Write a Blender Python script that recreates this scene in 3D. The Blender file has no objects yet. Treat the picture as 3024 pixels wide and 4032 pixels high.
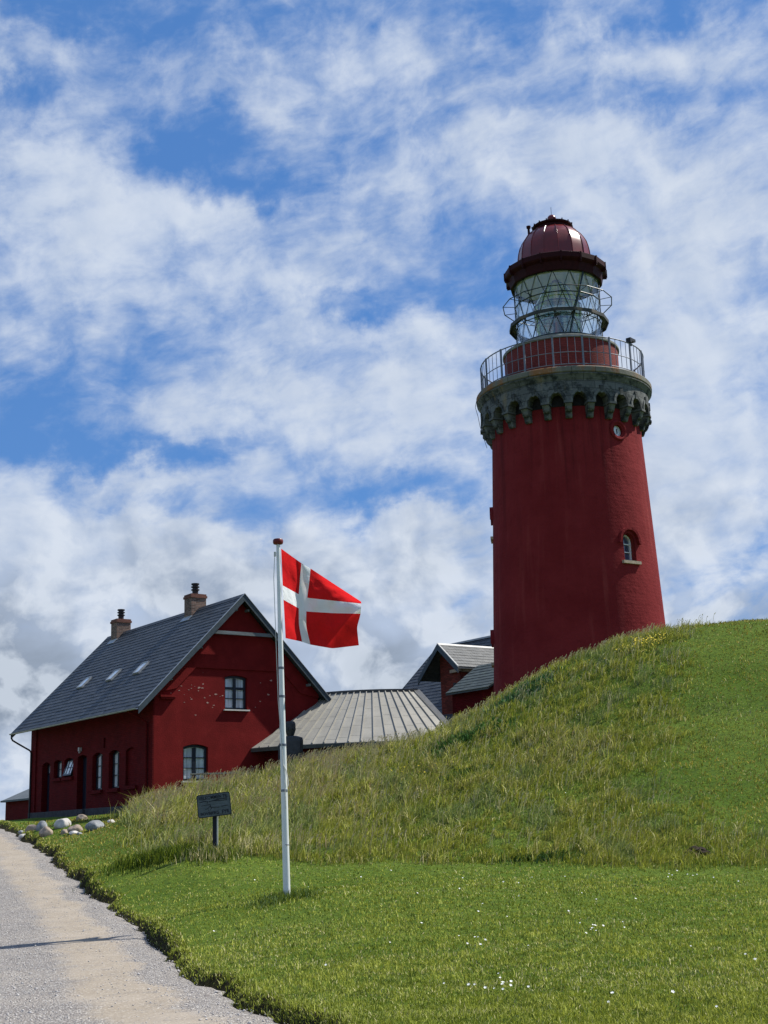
import bpy, bmesh, math, random
import numpy as np
from mathutils import Vector, Matrix, noise as mnoise
random.seed(7); rng=np.random.default_rng(11)
S=bpy.context.scene; COL=S.collection
rad=math.radians

# ------------------------------------------------------------------ camera
cam=bpy.data.cameras.new('camera'); camo=bpy.data.objects.new('camera',cam); COL.objects.link(camo)
cam.sensor_fit='VERTICAL'; cam.sensor_height=36; cam.sensor_width=27; cam.lens=36*5200/4032
cam.clip_start=.1; cam.clip_end=2000
camo.matrix_world=Matrix.Translation((0,0,1.6))@Matrix.Rotation(rad(103.5),4,'X')@Matrix.Rotation(rad(-1.84),4,'Z')
S.camera=camo

# ------------------------------------------------------------------ light
SUN_AZ=69; SUN_EL=50.5
sd=Vector((math.sin(rad(SUN_AZ))*math.cos(rad(SUN_EL)),math.cos(rad(SUN_AZ))*math.cos(rad(SUN_EL)),math.sin(rad(SUN_EL))))
sun=bpy.data.lights.new('sun','SUN'); sun.energy=5.0; sun.angle=rad(.5); sun.color=(1,.955,.87)
suno=bpy.data.objects.new('sun',sun); COL.objects.link(suno); suno.rotation_euler=sd.to_track_quat('Z','Y').to_euler()
S.view_settings.view_transform='Standard'; S.view_settings.look='None'; S.view_settings.gamma=1; S.view_settings.exposure=.35
S.view_settings.use_curve_mapping=False

class NT:
    def __init__(s,nt): s.nt=nt
    def n(s,t,**k):
        nd=s.nt.nodes.new(t)
        for a,b in k.items():
            if a=='ins':
                for i,v in b.items():
                    if isinstance(v,bpy.types.NodeSocket): s.nt.links.new(v,nd.inputs[i])
                    else: nd.inputs[i].default_value=v
            else: setattr(nd,a,b)
        return nd
    def m(s,op,a,b=None,c=None,clamp=False):
        nd=s.nt.nodes.new('ShaderNodeMath'); nd.operation=op; nd.use_clamp=clamp
        for i,v in enumerate((a,b,c)):
            if v is None: continue
            if isinstance(v,bpy.types.NodeSocket): s.nt.links.new(v,nd.inputs[i])
            else: nd.inputs[i].default_value=v
        return nd.outputs[0]
    def vm(s,op,a,b=None):
        nd=s.nt.nodes.new('ShaderNodeVectorMath'); nd.operation=op
        for i,v in enumerate((a,b)):
            if v is None: continue
            if isinstance(v,bpy.types.NodeSocket): s.nt.links.new(v,nd.inputs[i])
            else: nd.inputs[i].default_value=v
        return nd
    def mix(s,f,a,b,blend='MIX'):
        nd=s.nt.nodes.new('ShaderNodeMix'); nd.data_type='RGBA'; nd.blend_type=blend
        for i,v in ((0,f),(6,a),(7,b)):
            if isinstance(v,bpy.types.NodeSocket): s.nt.links.new(v,nd.inputs[i])
            else: nd.inputs[i].default_value=v if i==0 else (tuple(v)+(1,))[:4]
        return nd.outputs[2]
    def step(s,v,a,b):
        nd=s.nt.nodes.new('ShaderNodeMapRange'); nd.interpolation_type='SMOOTHSTEP'
        s.nt.links.new(v,nd.inputs[0]); nd.inputs[1].default_value=a; nd.inputs[2].default_value=b
        return nd.outputs[0]
    def noise(s,vec,scale,detail=4,rough=.5,dist=0):
        return s.n('ShaderNodeTexNoise',ins={'Vector':vec,'Scale':scale,'Detail':detail,'Roughness':rough,'Distortion':dist})
    def link(s,a,b): s.nt.links.new(a,b)

# ------------------------------------------------------------------ sky
SKYB=[(-13.6,28.2,3.01,1.81,0.70),(-10.3,26.0,6.63,1.21,0.80),(-5.7,23.2,4.62,1.21,0.80),(-13.0,23.8,5.22,2.01,0.70),(-14.3,32.1,2.21,0.90,0.40),(-17.3,30.8,0.80,1.00,0.70),(-4.5,31.3,3.41,1.00,0.55),(1.2,32.5,4.62,1.00,0.50),(4.5,31.1,2.81,0.90,0.40),(10.8,27.6,6.03,2.21,0.80),(6.1,29.0,3.62,1.10,0.40),(-0.1,27.4,2.21,1.00,0.50),(9.7,32.3,1.61,1.00,0.50),(13.3,31.7,3.62,1.00,0.50),(17.4,30.6,1.61,1.00,0.60),(14.3,24.8,5.02,2.41,0.60),(14.3,20.6,5.02,3.01,0.80),(1.1,21.2,4.42,0.90,0.70),(2.7,18.5,4.62,2.01,0.90),(-5.5,18.3,6.43,1.10,0.80),(-2.6,16.5,4.02,0.80,0.50),(-10.2,14.9,4.02,0.56,0.50),(-3.9,14.7,2.81,0.90,0.40),(13.4,15.8,5.02,3.41,0.80),(14.4,11.2,4.02,3.01,0.80),(-15.1,13.0,3.41,1.61,0.90),(-12.7,9.4,8.44,3.41,0.90),(-4.8,11.3,7.03,1.61,0.90),(0.2,8.0,8.04,4.42,0.90),(2.5,12.7,3.41,0.80,0.60),(-14.5,4.0,7.03,6.03,0.80),(-10.0,33.7,4.62,1.41,-0.55),(6.6,33.3,1.81,1.00,-0.35),(15.6,33.1,4.42,0.80,-0.50),(-8.4,29.2,3.01,1.41,-0.80),(-5.4,27.8,3.01,1.00,-0.70),(-16.1,30.0,1.81,1.00,-0.50),(-1.2,22.6,2.21,0.80,-0.80),(-15.3,18.5,3.82,1.41,-0.70),(-13.8,16.2,5.22,0.90,-0.70),(-7.8,16.4,4.02,0.56,-0.60),(0.5,14.4,3.41,0.70,-0.80),(12.0,29.9,3.21,0.80,-0.50),(3.7,24.6,1.81,1.41,-0.30),(4.0,22.6,1.81,0.60,-0.30),(-16.3,33.5,2.01,1.21,-0.40),(-1.5,34.2,1.21,0.80,-0.20),(-10.8,13.6,2.41,0.50,-0.40)]

W=bpy.data.worlds.new('World'); S.world=W; W.use_nodes=True
W.node_tree.nodes.clear(); w=NT(W.node_tree)
sky=w.n('ShaderNodeTexSky',sky_type='NISHITA',sun_disc=False,sun_elevation=rad(SUN_EL),sun_rotation=rad(SUN_AZ),altitude=40,air_density=1.0,dust_density=.3,ozone_density=3.0)
tc=w.n('ShaderNodeTexCoord').outputs['Generated']
sp=w.n('ShaderNodeSeparateXYZ',ins={0:tc}).outputs
R2D=180/math.pi
az=w.m('MULTIPLY',w.m('ARCTAN2',sp[0],sp[1]),R2D)
el=w.m('MULTIPLY',w.m('ARCSINE',sp[2]),R2D)
# wind-drawn coordinates: stretched sideways, finer towards the horizon
elw=w.m('MULTIPLY',w.m('POWER',w.m('MAXIMUM',w.m('ADD',el,2.),.01),.85),1.9)
P0=w.n('ShaderNodeCombineXYZ',ins={0:az,1:elw,2:0.}).outputs[0]
rot=w.n('ShaderNodeVectorRotate',rotation_type='Z_AXIS',ins={'Vector':P0,'Angle':rad(-12)}).outputs[0]
strc=w.vm('MULTIPLY',rot,(.62,1.25,1)).outputs[0]
warp=w.noise(P0,.16,3).outputs['Color']
wv=w.vm('MULTIPLY',w.vm('SUBTRACT',warp,(.5,.5,.5)).outputs[0],(3,2.2,0)).outputs[0]
sv=w.vm('ADD',strc,wv).outputs[0]
n1=w.noise(sv,.22,10,.56,.25).outputs['Fac']
n2=w.noise(sv,.75,8,.62,.35).outputs['Fac']
fin=w.noise(w.vm('ADD',w.vm('MULTIPLY',rot,(.7,1.25,1)).outputs[0],w.vm('MULTIPLY',wv,(.6,.6,0)).outputs[0]).outputs[0],1.1,11,.62,.15).outputs['Fac']
n3=w.noise(w.vm('ADD',P0,wv).outputs[0],.42,9,.55,.15).outputs['Fac']
# large cloud banks at fixed bearings of the sky, edges broken up by noise
bw=w.noise(P0,.33,6,.6).outputs['Color']
bp=w.vm('ADD',w.n('ShaderNodeCombineXYZ',ins={0:az,1:el,2:0.}).outputs[0],w.vm('MULTIPLY',w.vm('SUBTRACT',bw,(.5,.5,.5)).outputs[0],(7,5,0)).outputs[0]).outputs[0]
acc=None
for a,e,sa,se,wt in SKYB:
    q=w.vm('MULTIPLY',w.vm('SUBTRACT',bp,(a,e,0)).outputs[0],(1/sa,1/se,0)).outputs[0]
    d=w.vm('DOT_PRODUCT',q,q).outputs['Value']
    g=w.m('EXPONENT',w.m('MULTIPLY',d,-1.))
    acc=w.m('MULTIPLY',g,wt) if acc is None else w.m('MULTIPLY_ADD',g,wt,acc)
low=w.step(el,17,6)
low=w.step(el,17,6)
nn=w.m('ADD',w.m('MULTIPLY',n1,1.2),w.m('MULTIPLY',n2,.62))
nn=w.m('ADD',nn,w.m('MULTIPLY',w.m('SUBTRACT',fin,.12),w.m('MULTIPLY_ADD',low,-.15,.50)))
nn=w.m('ADD',nn,w.m('MULTIPLY',w.m('SUBTRACT',n3,.5),.5))
acc=w.m('MINIMUM',acc,1.05)
acc=w.m('MAXIMUM',acc,-.9)
den=w.m('ADD',w.m('ADD',nn,-.605),w.m('MULTIPLY',acc,.46)); den=w.m('MULTIPLY_ADD',low,.26,den)
big=w.noise(w.vm('ADD',P0,wv).outputs[0],.15,4,.5).outputs['Fac']
cov=w.m('MULTIPLY_ADD',w.m('SUBTRACT',w.step(den,.42,.88),w.step(den,.12,1.08)),w.m('MULTIPLY',low,.7),w.step(den,.12,1.08))
thick=w.step(den,.72,1.30)
# billows: brighter where the cloud thins towards the sun side
sh1=w.noise(w.vm('ADD',w.vm('ADD',P0,wv).outputs[0],(.9,.8,0)).outputs[0],.42,9,.55,.15).outputs['Fac']
rel=w.m('MULTIPLY',w.m('SUBTRACT',n3,sh1),5.5)
rel=w.m('ADD',w.m('MULTIPLY',rel,w.m('ADD',w.m('MULTIPLY',low,.8),.25)),.5,clamp=True)
bright=w.mix(rel,(3.9,4.65,6.0),(5.6,6.1,6.9))
grey=w.mix(rel,(2.25,2.7,3.4),(4.4,4.9,5.6))
ccol=w.mix(w.m('MULTIPLY',w.m('MULTIPLY_ADD',w.step(big,.40,.60),.75,w.m('MULTIPLY',thick,.25)),w.m('MULTIPLY_ADD',low,.92,.12)),bright,grey)
tint=w.mix(1.0,sky.outputs[0],(.50,.80,1.10),'MULTIPLY')
grad=w.step(el,-3,30)
blue=w.mix(w.m('SUBTRACT',.55,w.m('MULTIPLY',grad,.35)),w.mix(.6,tint,(.52,1.60,4.3)),(1.15,2.45,5.1))
col=w.mix(w.m('MULTIPLY',cov,.97),blue,ccol)
bg=w.n('ShaderNodeBackground',ins={'Color':col,'Strength':.1})
w.link(bg.outputs[0],w.n('ShaderNodeOutputWorld').inputs[0])

# ------------------------------------------------------------------ materials
def principled(name):
    m=bpy.data.materials.new(name); m.use_nodes=True
    m.node_tree.nodes.clear(); t=NT(m.node_tree)
    b=t.n('ShaderNodeBsdfPrincipled'); o=t.n('ShaderNodeOutputMaterial'); t.link(b.outputs[0],o.inputs[0])
    return m,t,b,o
def mat(name,col,rough=.7,var=.15,scale=3,bump=0,bscale=30,spec=.3,metal=0,stretch=(1,1,1),dirt=None,coat=0):
    m,t,b,o=principled(name)
    oc=t.n('ShaderNodeTexCoord').outputs['Object']
    v=t.vm('MULTIPLY',oc,stretch).outputs[0]
    n=t.noise(v,scale,6,.6).outputs['Fac']
    f=t.step(n,.3,.7)
    c=t.mix(f,tuple(x*(1-var) for x in col),tuple(min(1,x*(1+var)) for x in col))
    if dirt:
        dcol,dscale,lo,hi=dirt
        dn=t.noise(t.vm('ADD',v,(3.3,7.1,1.7)).outputs[0],dscale,8,.65).outputs['Fac']
        c=t.mix(t.step(dn,lo,hi),c,dcol)
    t.link(c,b.inputs['Base Color'])
    b.inputs['Roughness'].default_value=rough; b.inputs['Specular IOR Level'].default_value=spec; b.inputs['Metallic'].default_value=metal
    if coat: b.inputs['Coat Weight'].default_value=coat; b.inputs['Coat Roughness'].default_value=.15
    if bump:
        bn=t.noise(v,bscale,5,.6).outputs['Fac']
        bp_=t.n('ShaderNodeBump',ins={'Strength':bump,'Distance':.02,'Height':bn}); t.link(bp_.outputs[0],b.inputs['Normal'])
    return m
def brickmat(name,col,bw,rh,mortar_col,mortar=.012,vec='wall',rough=.8,var=.25,bump=.4,spec=.2,patch=None,msm=.1):
    m,t,b,o=principled(name)
    oc=t.n('ShaderNodeTexCoord').outputs['Object']; s=t.n('ShaderNodeSeparateXYZ',ins={0:oc}).outputs
    if vec=='wall': v=t.n('ShaderNodeCombineXYZ',ins={0:t.m('ADD',s[0],s[1]),1:s[2],2:0.}).outputs[0]
    elif vec=='cyl':
        an=t.m('MULTIPLY',t.m('ARCTAN2',s[0],s[1]),3.)
        v=t.n('ShaderNodeCombineXYZ',ins={0:an,1:s[2],2:0.}).outputs[0]
    else: v=t.n('ShaderNodeCombineXYZ',ins={0:s[1],1:t.m('MULTIPLY',s[2],1.4),2:0.}).outputs[0]
    if vec=='slopex': v=t.n('ShaderNodeCombineXYZ',ins={0:s[0],1:t.m('MULTIPLY',s[2],1.4),2:0.}).outputs[0]
    wob=t.noise(oc,.7,3).outputs['Color']
    v=t.vm('ADD',v,t.vm('MULTIPLY',t.vm('SUBTRACT',wob,(.5,.5,.5)).outputs[0],(.05,.05,0)).outputs[0]).outputs[0]
    br=t.n('ShaderNodeTexBrick',ins={'Vector':v,'Scale':1.,'Mortar Size':mortar,'Mortar Smooth':msm,'Bias':0.,'Brick Width':bw,'Row Height':rh,
        'Color1':tuple(x*(1-var) for x in col)+(1,),'Color2':tuple(x*(1+var) for x in col)+(1,),'Mortar':tuple(mortar_col)+(1,)})
    n=t.noise(oc,1.3,7,.62).outputs['Fac']
    c=t.mix(t.step(n,.3,.72),br.outputs['Color'],t.mix(1.,br.outputs['Color'],(.72,.75,.78),'MULTIPLY'))
    if patch: c=t.mix(t.step(t.noise(oc,patch[1],8,.7).outputs['Fac'],patch[2],patch[3]),c,patch[0])
    t.link(c,b.inputs['Base Color']); b.inputs['Roughness'].default_value=rough; b.inputs['Specular IOR Level'].default_value=spec
    fn=t.noise(oc,40,4,.6).outputs['Fac']
    h=t.m('ADD',t.m('MULTIPLY',br.outputs['Fac'],-1.),t.m('MULTIPLY',fn,.35))
    bb=t.n('ShaderNodeBump',ins={'Strength':bump,'Distance':.015,'Height':h}); t.link(bb.outputs[0],b.inputs['Normal'])
    return m
RED=(.165,.0125,.0125)
M={}
M['plaster']=mat('red_plaster',RED,.85,.16,1.2,.45,22,.08,dirt=((.225,.022,.020),1.7,.56,.8))
M['brickred']=brickmat('red_painted_brick',(.125,.0075,.0085),.24,.075,(.085,.004,.005),.010,'wall',.8,.14,.5,.08,patch=((.17,.016,.016),1.6,.58,.8))
M['chip']=mat('bare_plaster',(.40,.25,.21),.9,.2,9)
M['slate']=brickmat('slate_roof',(.046,.053,.061),.42,.25,(.030,.034,.042),.016,'slope',.55,.22,.8,.45,patch=((.11,.12,.115),2.2,.60,.85),msm=.3)
M['slate2']=brickmat('grey_slate',(.16,.165,.16),.42,.25,(.06,.062,.066),.014,'slope',.6,.16,.6,.4,msm=.3)
M['slatex']=brickmat('grey_slate_across',(.115,.117,.113),.42,.25,(.06,.062,.066),.014,'slopex',.6,.16,.6,.4,msm=.3)
M['slate3']=brickmat('green_slate',(.07,.088,.080),.42,.25,(.045,.055,.055),.014,'slope',.6,.16,.6,.4,patch=((.14,.17,.12),1.8,.55,.8),msm=.3)
M['verge']=mat('dark_verge_board',(.050,.070,.085),.5,.2,4,.2)
M['beam']=mat('weathered_beam',(.14,.16,.17),.75,.25,3,.4,stretch=(.4,4,4))
M['lead']=mat('ridge_metal',(.33,.35,.37),.45,.15,3,metal=.3)
M['edgewhite']=mat('pale_flashing',(.40,.40,.385),.5,.1,5)
M['chimney']=brickmat('chimney_brick',(.20,.120,.092),.22,.07,(.24,.20,.17),.012,'wall',.9,.45,.8)
M['chimcap']=brickmat('chimney_cap_brick',(.19,.085,.065),.22,.07,(.16,.08,.06),.01,'wall',.9,.25,.5)
M['pot']=mat('dark_clay_pot',(.025,.018,.022),.5,.2,8)
M['navy']=mat('dark_blue_paint',(.008,.013,.024),.35,.1,6,spec=.5)
M['door']=mat('dark_blue_door_paint',(.009,.014,.028),.4,.1,6,spec=.4)
M['black']=mat('black_iron',(.012,.013,.016),.5,.2,9,spec=.4)
M['plinth']=mat('dark_stone_plinth',(.055,.055,.06),.85,.25,5,.5)
M['sillpale']=mat('pale_sill',(.62,.60,.56),.6,.1,5)
M['sandsill']=mat('sandstone_sill',(.45,.36,.26),.85,.15,7,.5)
M['zinc']=mat('standing_seam_metal',(.31,.295,.255),.55,.10,1.1,.12,6,.3,dirt=((.25,.24,.215),1.6,.5,.8))
M['zincdark']=mat('dark_eave_metal',(.07,.072,.075),.5,.2,4)
M['shedroof']=mat('shed_roof_felt',(.13,.145,.15),.7,.15,2)
M['white']=mat('white_paint',(.72,.74,.74),.4,.05,4,spec=.4)
M['rail']=mat('galvanised_rail',(.16,.175,.21),.5,.15,9,metal=.2)
M['lanternbar']=mat('dark_green_bars',(.014,.028,.033),.45,.15,9)
M['ceiling']=mat('cream_ceiling',(.80,.82,.70),.7,.06,3)
M['capstone']=mat('grey_capstone',(.24,.24,.21),.85,.25,3,.5,dirt=((.10,.10,.09),3,.5,.75))
M['domered']=mat('oxblood_metal',(.150,.012,.011),.30,.22,1.6,.12,4,.38,coat=.12)
M['rimred']=mat('dark_oxblood_rim',(.030,.005,.006),.6,.2,5,.1,spec=.1)
M['sculpt']=mat('dark_granite',(.028,.031,.036),.55,.3,9,.5,25,.4)
M['oldwood']=mat('weathered_wood',(.30,.27,.22),.85,.2,3,.5,stretch=(1,6,6))
M['darkwood']=mat('tarred_wood',(.012,.013,.022),.7,.3,5,.4,stretch=(5,5,.6))
M['knobred']=mat('red_knob_paint',(.13,.012,.012),.4,.1,5)
M['rope']=mat('rope',(.55,.55,.52),.9,.1,30)
M['soil']=mat('dark_soil',(.030,.020,.013),1,.4,12,1,30)
M['boardface']=mat('slate_blue_board',(.085,.105,.115),.6,.25,5,.35,12,.35,stretch=(1,4,4))
M['boardink']=mat('carved_dark_lettering',(.009,.012,.018),.7,.2,9)
M['lampshell']=mat('pale_lamp_shell',(.42,.40,.38),.5,.1,5)

# tower plaster: lime-wash with vertical streaks
m,t,b,o=principled('tower_plaster'); M['tower']=m
oc=t.n('ShaderNodeTexCoord').outputs['Object']
n_a=t.noise(oc,.7,6,.6).outputs['Fac']; n_b=t.noise(t.vm('MULTIPLY',oc,(2.2,2.2,.16)).outputs[0],1.,6,.6).outputs['Fac']
n_c=t.noise(oc,9,5,.6).outputs['Fac']
c=t.mix(t.step(n_a,.3,.7),(.160,.0145,.0165),(.205,.022,.024))
c=t.mix(t.m('MULTIPLY',t.step(n_b,.52,.78),.6),c,(.29,.058,.050))
c=t.mix(t.m('MULTIPLY',t.step(n_c,.55,.8),.35),c,(.12,.008,.009))
n_d=t.noise(oc,2.3,8,.7).outputs['Fac']; c=t.mix(t.m('MULTIPLY',t.step(n_d,.55,.75),.5),c,(.12,.010,.011))
zz_=t.n('ShaderNodeSeparateXYZ',ins={0:oc}).outputs[2]
stk=t.noise(t.vm('MULTIPLY',oc,(3.2,3.2,.07)).outputs[0],1.,6,.65).outputs['Fac']
c=t.mix(t.m('MULTIPLY',t.m('MULTIPLY',t.step(stk,.48,.70),t.step(zz_,8.,15.2)),.75),c,(.075,.010,.011))
c=t.mix(t.m('MULTIPLY',t.m('MULTIPLY',t.step(n_a,.42,.62),t.m('SUBTRACT',1.,t.step(zz_,1.,6.))),.5),c,(.26,.07,.058))
t.link(c,b.inputs['Base Color']); b.inputs['Roughness'].default_value=.85; b.inputs['Specular IOR Level'].default_value=.07
course=t.n('ShaderNodeTexWave',wave_type='BANDS',bands_direction='Z',ins={'Vector':t.vm('ADD',oc,t.vm('MULTIPLY',t.noise(oc,1.5,3).outputs['Color'],(.1,.1,.12)).outputs[0]).outputs[0],'Scale':2.1,'Distortion':.6,'Detail':3.,'Detail Scale':2.}).outputs['Fac']
h=t.m('ADD',t.m('MULTIPLY',t.noise(oc,3.2,6,.6).outputs['Fac'],.9),t.m('ADD',t.m('MULTIPLY',t.noise(oc,26,3,.6).outputs['Fac'],.25),t.m('MULTIPLY',course,.035)))
bb=t.n('ShaderNodeBump',ins={'Strength':.65,'Distance':.05,'Height':h}); t.link(bb.outputs[0],b.inputs['Normal'])

# weathered gallery stone
def stonemat(name,base,dark,rust,rlo,rhi,dlo=.45,dhi=.62):
    m,t,b,o=principled(name)
    oc=t.n('ShaderNodeTexCoord').outputs['Object']; s=t.n('ShaderNodeSeparateXYZ',ins={0:oc}).outputs
    an=t.m('MULTIPLY',t.m('ARCTAN2',s[0],s[1]),3.6)
    v=t.n('ShaderNodeCombineXYZ',ins={0:an,1:s[2],2:0.}).outputs[0]
    br=t.n('ShaderNodeTexBrick',ins={'Vector':v,'Scale':1.,'Mortar Size':.014,'Brick Width':.95,'Row Height':.31,'Color1':tuple(x*.8 for x in base)+(1,),'Color2':tuple(x*1.2 for x in base)+(1,),'Mortar':tuple(x*.4 for x in base)+(1,)})
    c=t.mix(t.step(t.noise(oc,1.7,8,.7).outputs['Fac'],dlo,dhi),br.outputs['Color'],dark)
    c=t.mix(t.m('MULTIPLY',t.step(t.noise(t.vm('MULTIPLY',oc,(1,1,.35)).outputs[0],1.05,6,.6).outputs['Fac'],rlo,rhi),.85),c,rust)
    c=t.mix(t.m('MULTIPLY',t.step(t.noise(oc,7,6,.7).outputs['Fac'],.5,.75),.35),c,(.34,.35,.30))
    t.link(c,b.inputs['Base Color']); b.inputs['Roughness'].default_value=.85; b.inputs['Specular IOR Level'].default_value=.2
    bb=t.n('ShaderNodeBump',ins={'Strength':.4,'Distance':.03,'Height':t.noise(oc,7,7,.6).outputs['Fac']}); t.link(bb.outputs[0],b.inputs['Normal'])
    return m
M['stone']=stonemat('weathered_stone',(.118,.124,.122),(.022,.027,.028),(.26,.19,.09),.57,.74)
M['slabstone']=stonemat('rust_stained_slab',(.15,.145,.118),(.08,.08,.06),(.27,.115,.04),.46,.62,.58,.74)

# glass
def glassmat(name,tint,fr=.12,rough=.02):
    m=bpy.data.materials.new(name); m.use_nodes=True; m.node_tree.nodes.clear(); t=NT(m.node_tree)
    tr=t.n('ShaderNodeBsdfTransparent',ins={'Color':tuple(tint)+(1,)}); gl=t.n('ShaderNodeBsdfGlossy',ins={'Color':(1,1,1,1),'Roughness':rough})
    fre=t.m('POWER',t.n('ShaderNodeLayerWeight',ins={'Blend':.5}).outputs['Facing'],4.)
    mx=t.n('ShaderNodeMixShader',ins={0:t.m('ADD',t.m('MULTIPLY',fre,.45),fr,clamp=True),1:tr.outputs[0],2:gl.outputs[0]})
    t.link(mx.outputs[0],t.n('ShaderNodeOutputMaterial').inputs[0]); return m
M['glass']=glassmat('lantern_glass',(.93,.97,.95),.15,.04)
M['lens']=glassmat('fresnel_lens_glass',(.52,.62,.57),.34,.12)
def panemat(name,col,rough=.08,spec=.9,var=.25,stretch=(1,1,1),scale=2):
    m,t,b,o=principled(name); oc=t.n('ShaderNodeTexCoord').outputs['Object']
    n=t.noise(t.vm('MULTIPLY',oc,stretch).outputs[0],scale,3).outputs['Fac']
    t.link(t.mix(t.step(n,.35,.65),tuple(x*(1-var) for x in col),tuple(x*(1+var) for x in col)),b.inputs['Base Color'])
    b.inputs['Roughness'].default_value=rough; b.inputs['Specular IOR Level'].default_value=spec; b.inputs['Coat Weight'].default_value=.8; b.inputs['Coat Roughness'].default_value=.02
    return m
M['pane']=panemat('curtained_pane',(.55,.62,.66),stretch=(7,7,.4),scale=1.4)
M['panelong']=panemat('blind_backed_pane',(.78,.80,.80),stretch=(9,9,.3),scale=1.5,var=.15)
M['panedark']=panemat('dark_pane',(.05,.07,.12))
M['panewhite']=panemat('white_backed_pane',(.62,.66,.66),var=.05)

# cloth
def cloth(name,col,tr=.22):
    m=bpy.data.materials.new(name); m.use_nodes=True; m.node_tree.nodes.clear(); t=NT(m.node_tree)
    oc=t.n('ShaderNodeTexCoord').outputs['Object']; n=t.noise(oc,5,5).outputs['Fac']
    c=t.mix(n,tuple(x*.9 for x in col),tuple(min(1,x*1.08) for x in col))
    bb=t.n('ShaderNodeBump',ins={'Strength':.6,'Distance':.03,'Height':t.noise(oc,5,4,.6,1.2).outputs['Fac']})
    d=t.n('ShaderNodeBsdfDiffuse',ins={'Color':c,'Normal':bb.outputs[0]}); l=t.n('ShaderNodeBsdfTranslucent',ins={'Color':c,'Normal':bb.outputs[0]})
    mx=t.n('ShaderNodeMixShader',ins={0:tr,1:d.outputs[0],2:l.outputs[0]}); t.link(mx.outputs[0],t.n('ShaderNodeOutputMaterial').inputs[0]); return m
M['flagred']=cloth('red_bunting',(.60,.018,.020)); M['flagwhite']=cloth('white_bunting',(.80,.82,.83))

# grass
def grassmat(name,tr=.35):
    m=bpy.data.materials.new(name); m.use_nodes=True; m.node_tree.nodes.clear(); t=NT(m.node_tree)
    a=t.n('ShaderNodeAttribute',attribute_name='tint').outputs['Color']
    gn=t.n('ShaderNodeNewGeometry').outputs['Normal']
    nn_=t.vm('NORMALIZE',t.vm('ADD',t.vm('MULTIPLY',gn,(.55,.55,.55)).outputs[0],(0,0,.85)).outputs[0]).outputs[0]
    d=t.n('ShaderNodeBsdfDiffuse',ins={'Color':a,'Normal':nn_}); l=t.n('ShaderNodeBsdfTranslucent',ins={'Color':t.mix(1.,a,(1.15,1.2,.6),'MULTIPLY')})
    g=t.n('ShaderNodeBsdfGlossy',ins={'Color':(.8,.8,.7,1),'Roughness':.5})
    mx=t.n('ShaderNodeMixShader',ins={0:tr,1:d.outputs[0],2:l.outputs[0]}); m2=t.n('ShaderNodeMixShader',ins={0:.015,1:mx.outputs[0],2:g.outputs[0]})
    t.link(m2.outputs[0],t.n('ShaderNodeOutputMaterial').inputs[0]); return m
M['grass']=grassmat('grass_blade',.25)
M['archshade']=mat('arch_shade_dark',(.016,.014,.016),.9,.4,3,.4)  # near-black colour standing in for the shade behind the gallery arches
m,t,b,o=principled('turf'); M['turf']=m
oc=t.n('ShaderNodeTexCoord').outputs['Object']
c=t.mix(t.step(t.noise(oc,.35,6,.6).outputs['Fac'],.35,.65),(.075,.125,.014),(.12,.17,.025))
c=t.mix(t.step(t.noise(oc,9,6,.7).outputs['Fac'],.35,.7),c,(.05,.085,.016))
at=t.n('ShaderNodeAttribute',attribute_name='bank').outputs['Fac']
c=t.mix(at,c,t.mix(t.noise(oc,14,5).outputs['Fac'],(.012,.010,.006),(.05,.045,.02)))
t.link(c,b.inputs['Base Color']); b.inputs['Roughness'].default_value=1; b.inputs['Specular IOR Level'].default_value=.05
bb=t.n('ShaderNodeBump',ins={'Strength':.8,'Distance':.05,'Height':t.noise(oc,16,6,.7).outputs['Fac']}); t.link(bb.outputs[0],b.inputs['Normal'])

# gravel road: u = metres from the right edge
m,t,b,o=principled('gravel'); M['gravel']=m
oc=t.n('ShaderNodeTexCoord').outputs['Object']; u=t.n('ShaderNodeAttribute',attribute_name='across').outputs['Fac']
vo=t.n('ShaderNodeTexVoronoi',feature='F1',ins={'Vector':oc,'Scale':48.}); vo2=t.n('ShaderNodeTexVoronoi',feature='F1',ins={'Vector':oc,'Scale':95.})
sv_=t.n('ShaderNodeSeparateColor',ins={0:vo.outputs['Color']}).outputs
stn=t.mix(sv_[0],(.18,.165,.148),(.39,.365,.335)); stn=t.mix(t.step(sv_[1],.82,.95),stn,(.62,.59,.54)); stn=t.mix(t.step(sv_[2],.86,.95),stn,(.13,.11,.105))
stn=t.mix(t.step(vo.outputs['Distance'],.45,.75),stn,(.20,.18,.17))
un=t.m('ADD',u,t.m('MULTIPLY',t.m('SUBTRACT',t.noise(oc,1.1,6,.65).outputs['Fac'],.5),.9))
band=t.m('MULTIPLY',t.step(un,.30,.62),t.m('SUBTRACT',1.,t.step(un,1.05,1.5)))
band2=t.m('MULTIPLY',t.step(un,3.1,3.5),t.m('SUBTRACT',1.,t.step(un,4.1,4.6)))
band=t.m('MULTIPLY',t.m('ADD',band,band2),t.step(t.noise(oc,3.2,6,.7).outputs['Fac'],.22,.48))
sand=t.mix(t.noise(oc,4,8,.7).outputs['Fac'],(.24,.19,.13),(.43,.355,.255))
sand=t.mix(t.step(sv_[0],.9,.97),sand,(.20,.17,.14))
c=t.mix(t.m('MULTIPLY',band,.62),stn,sand)
c=t.mix(t.m('MULTIPLY',t.step(t.noise(oc,.8,4).outputs['Fac'],.45,.7),.25),c,(.42,.37,.31))
t.link(c,b.inputs['Base Color']); b.inputs['Roughness'].default_value=.95; b.inputs['Specular IOR Level'].default_value=.15
hh=t.m('MULTIPLY',t.m('SUBTRACT',1.,vo.outputs['Distance']),t.m('SUBTRACT',1.05,band))
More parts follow.
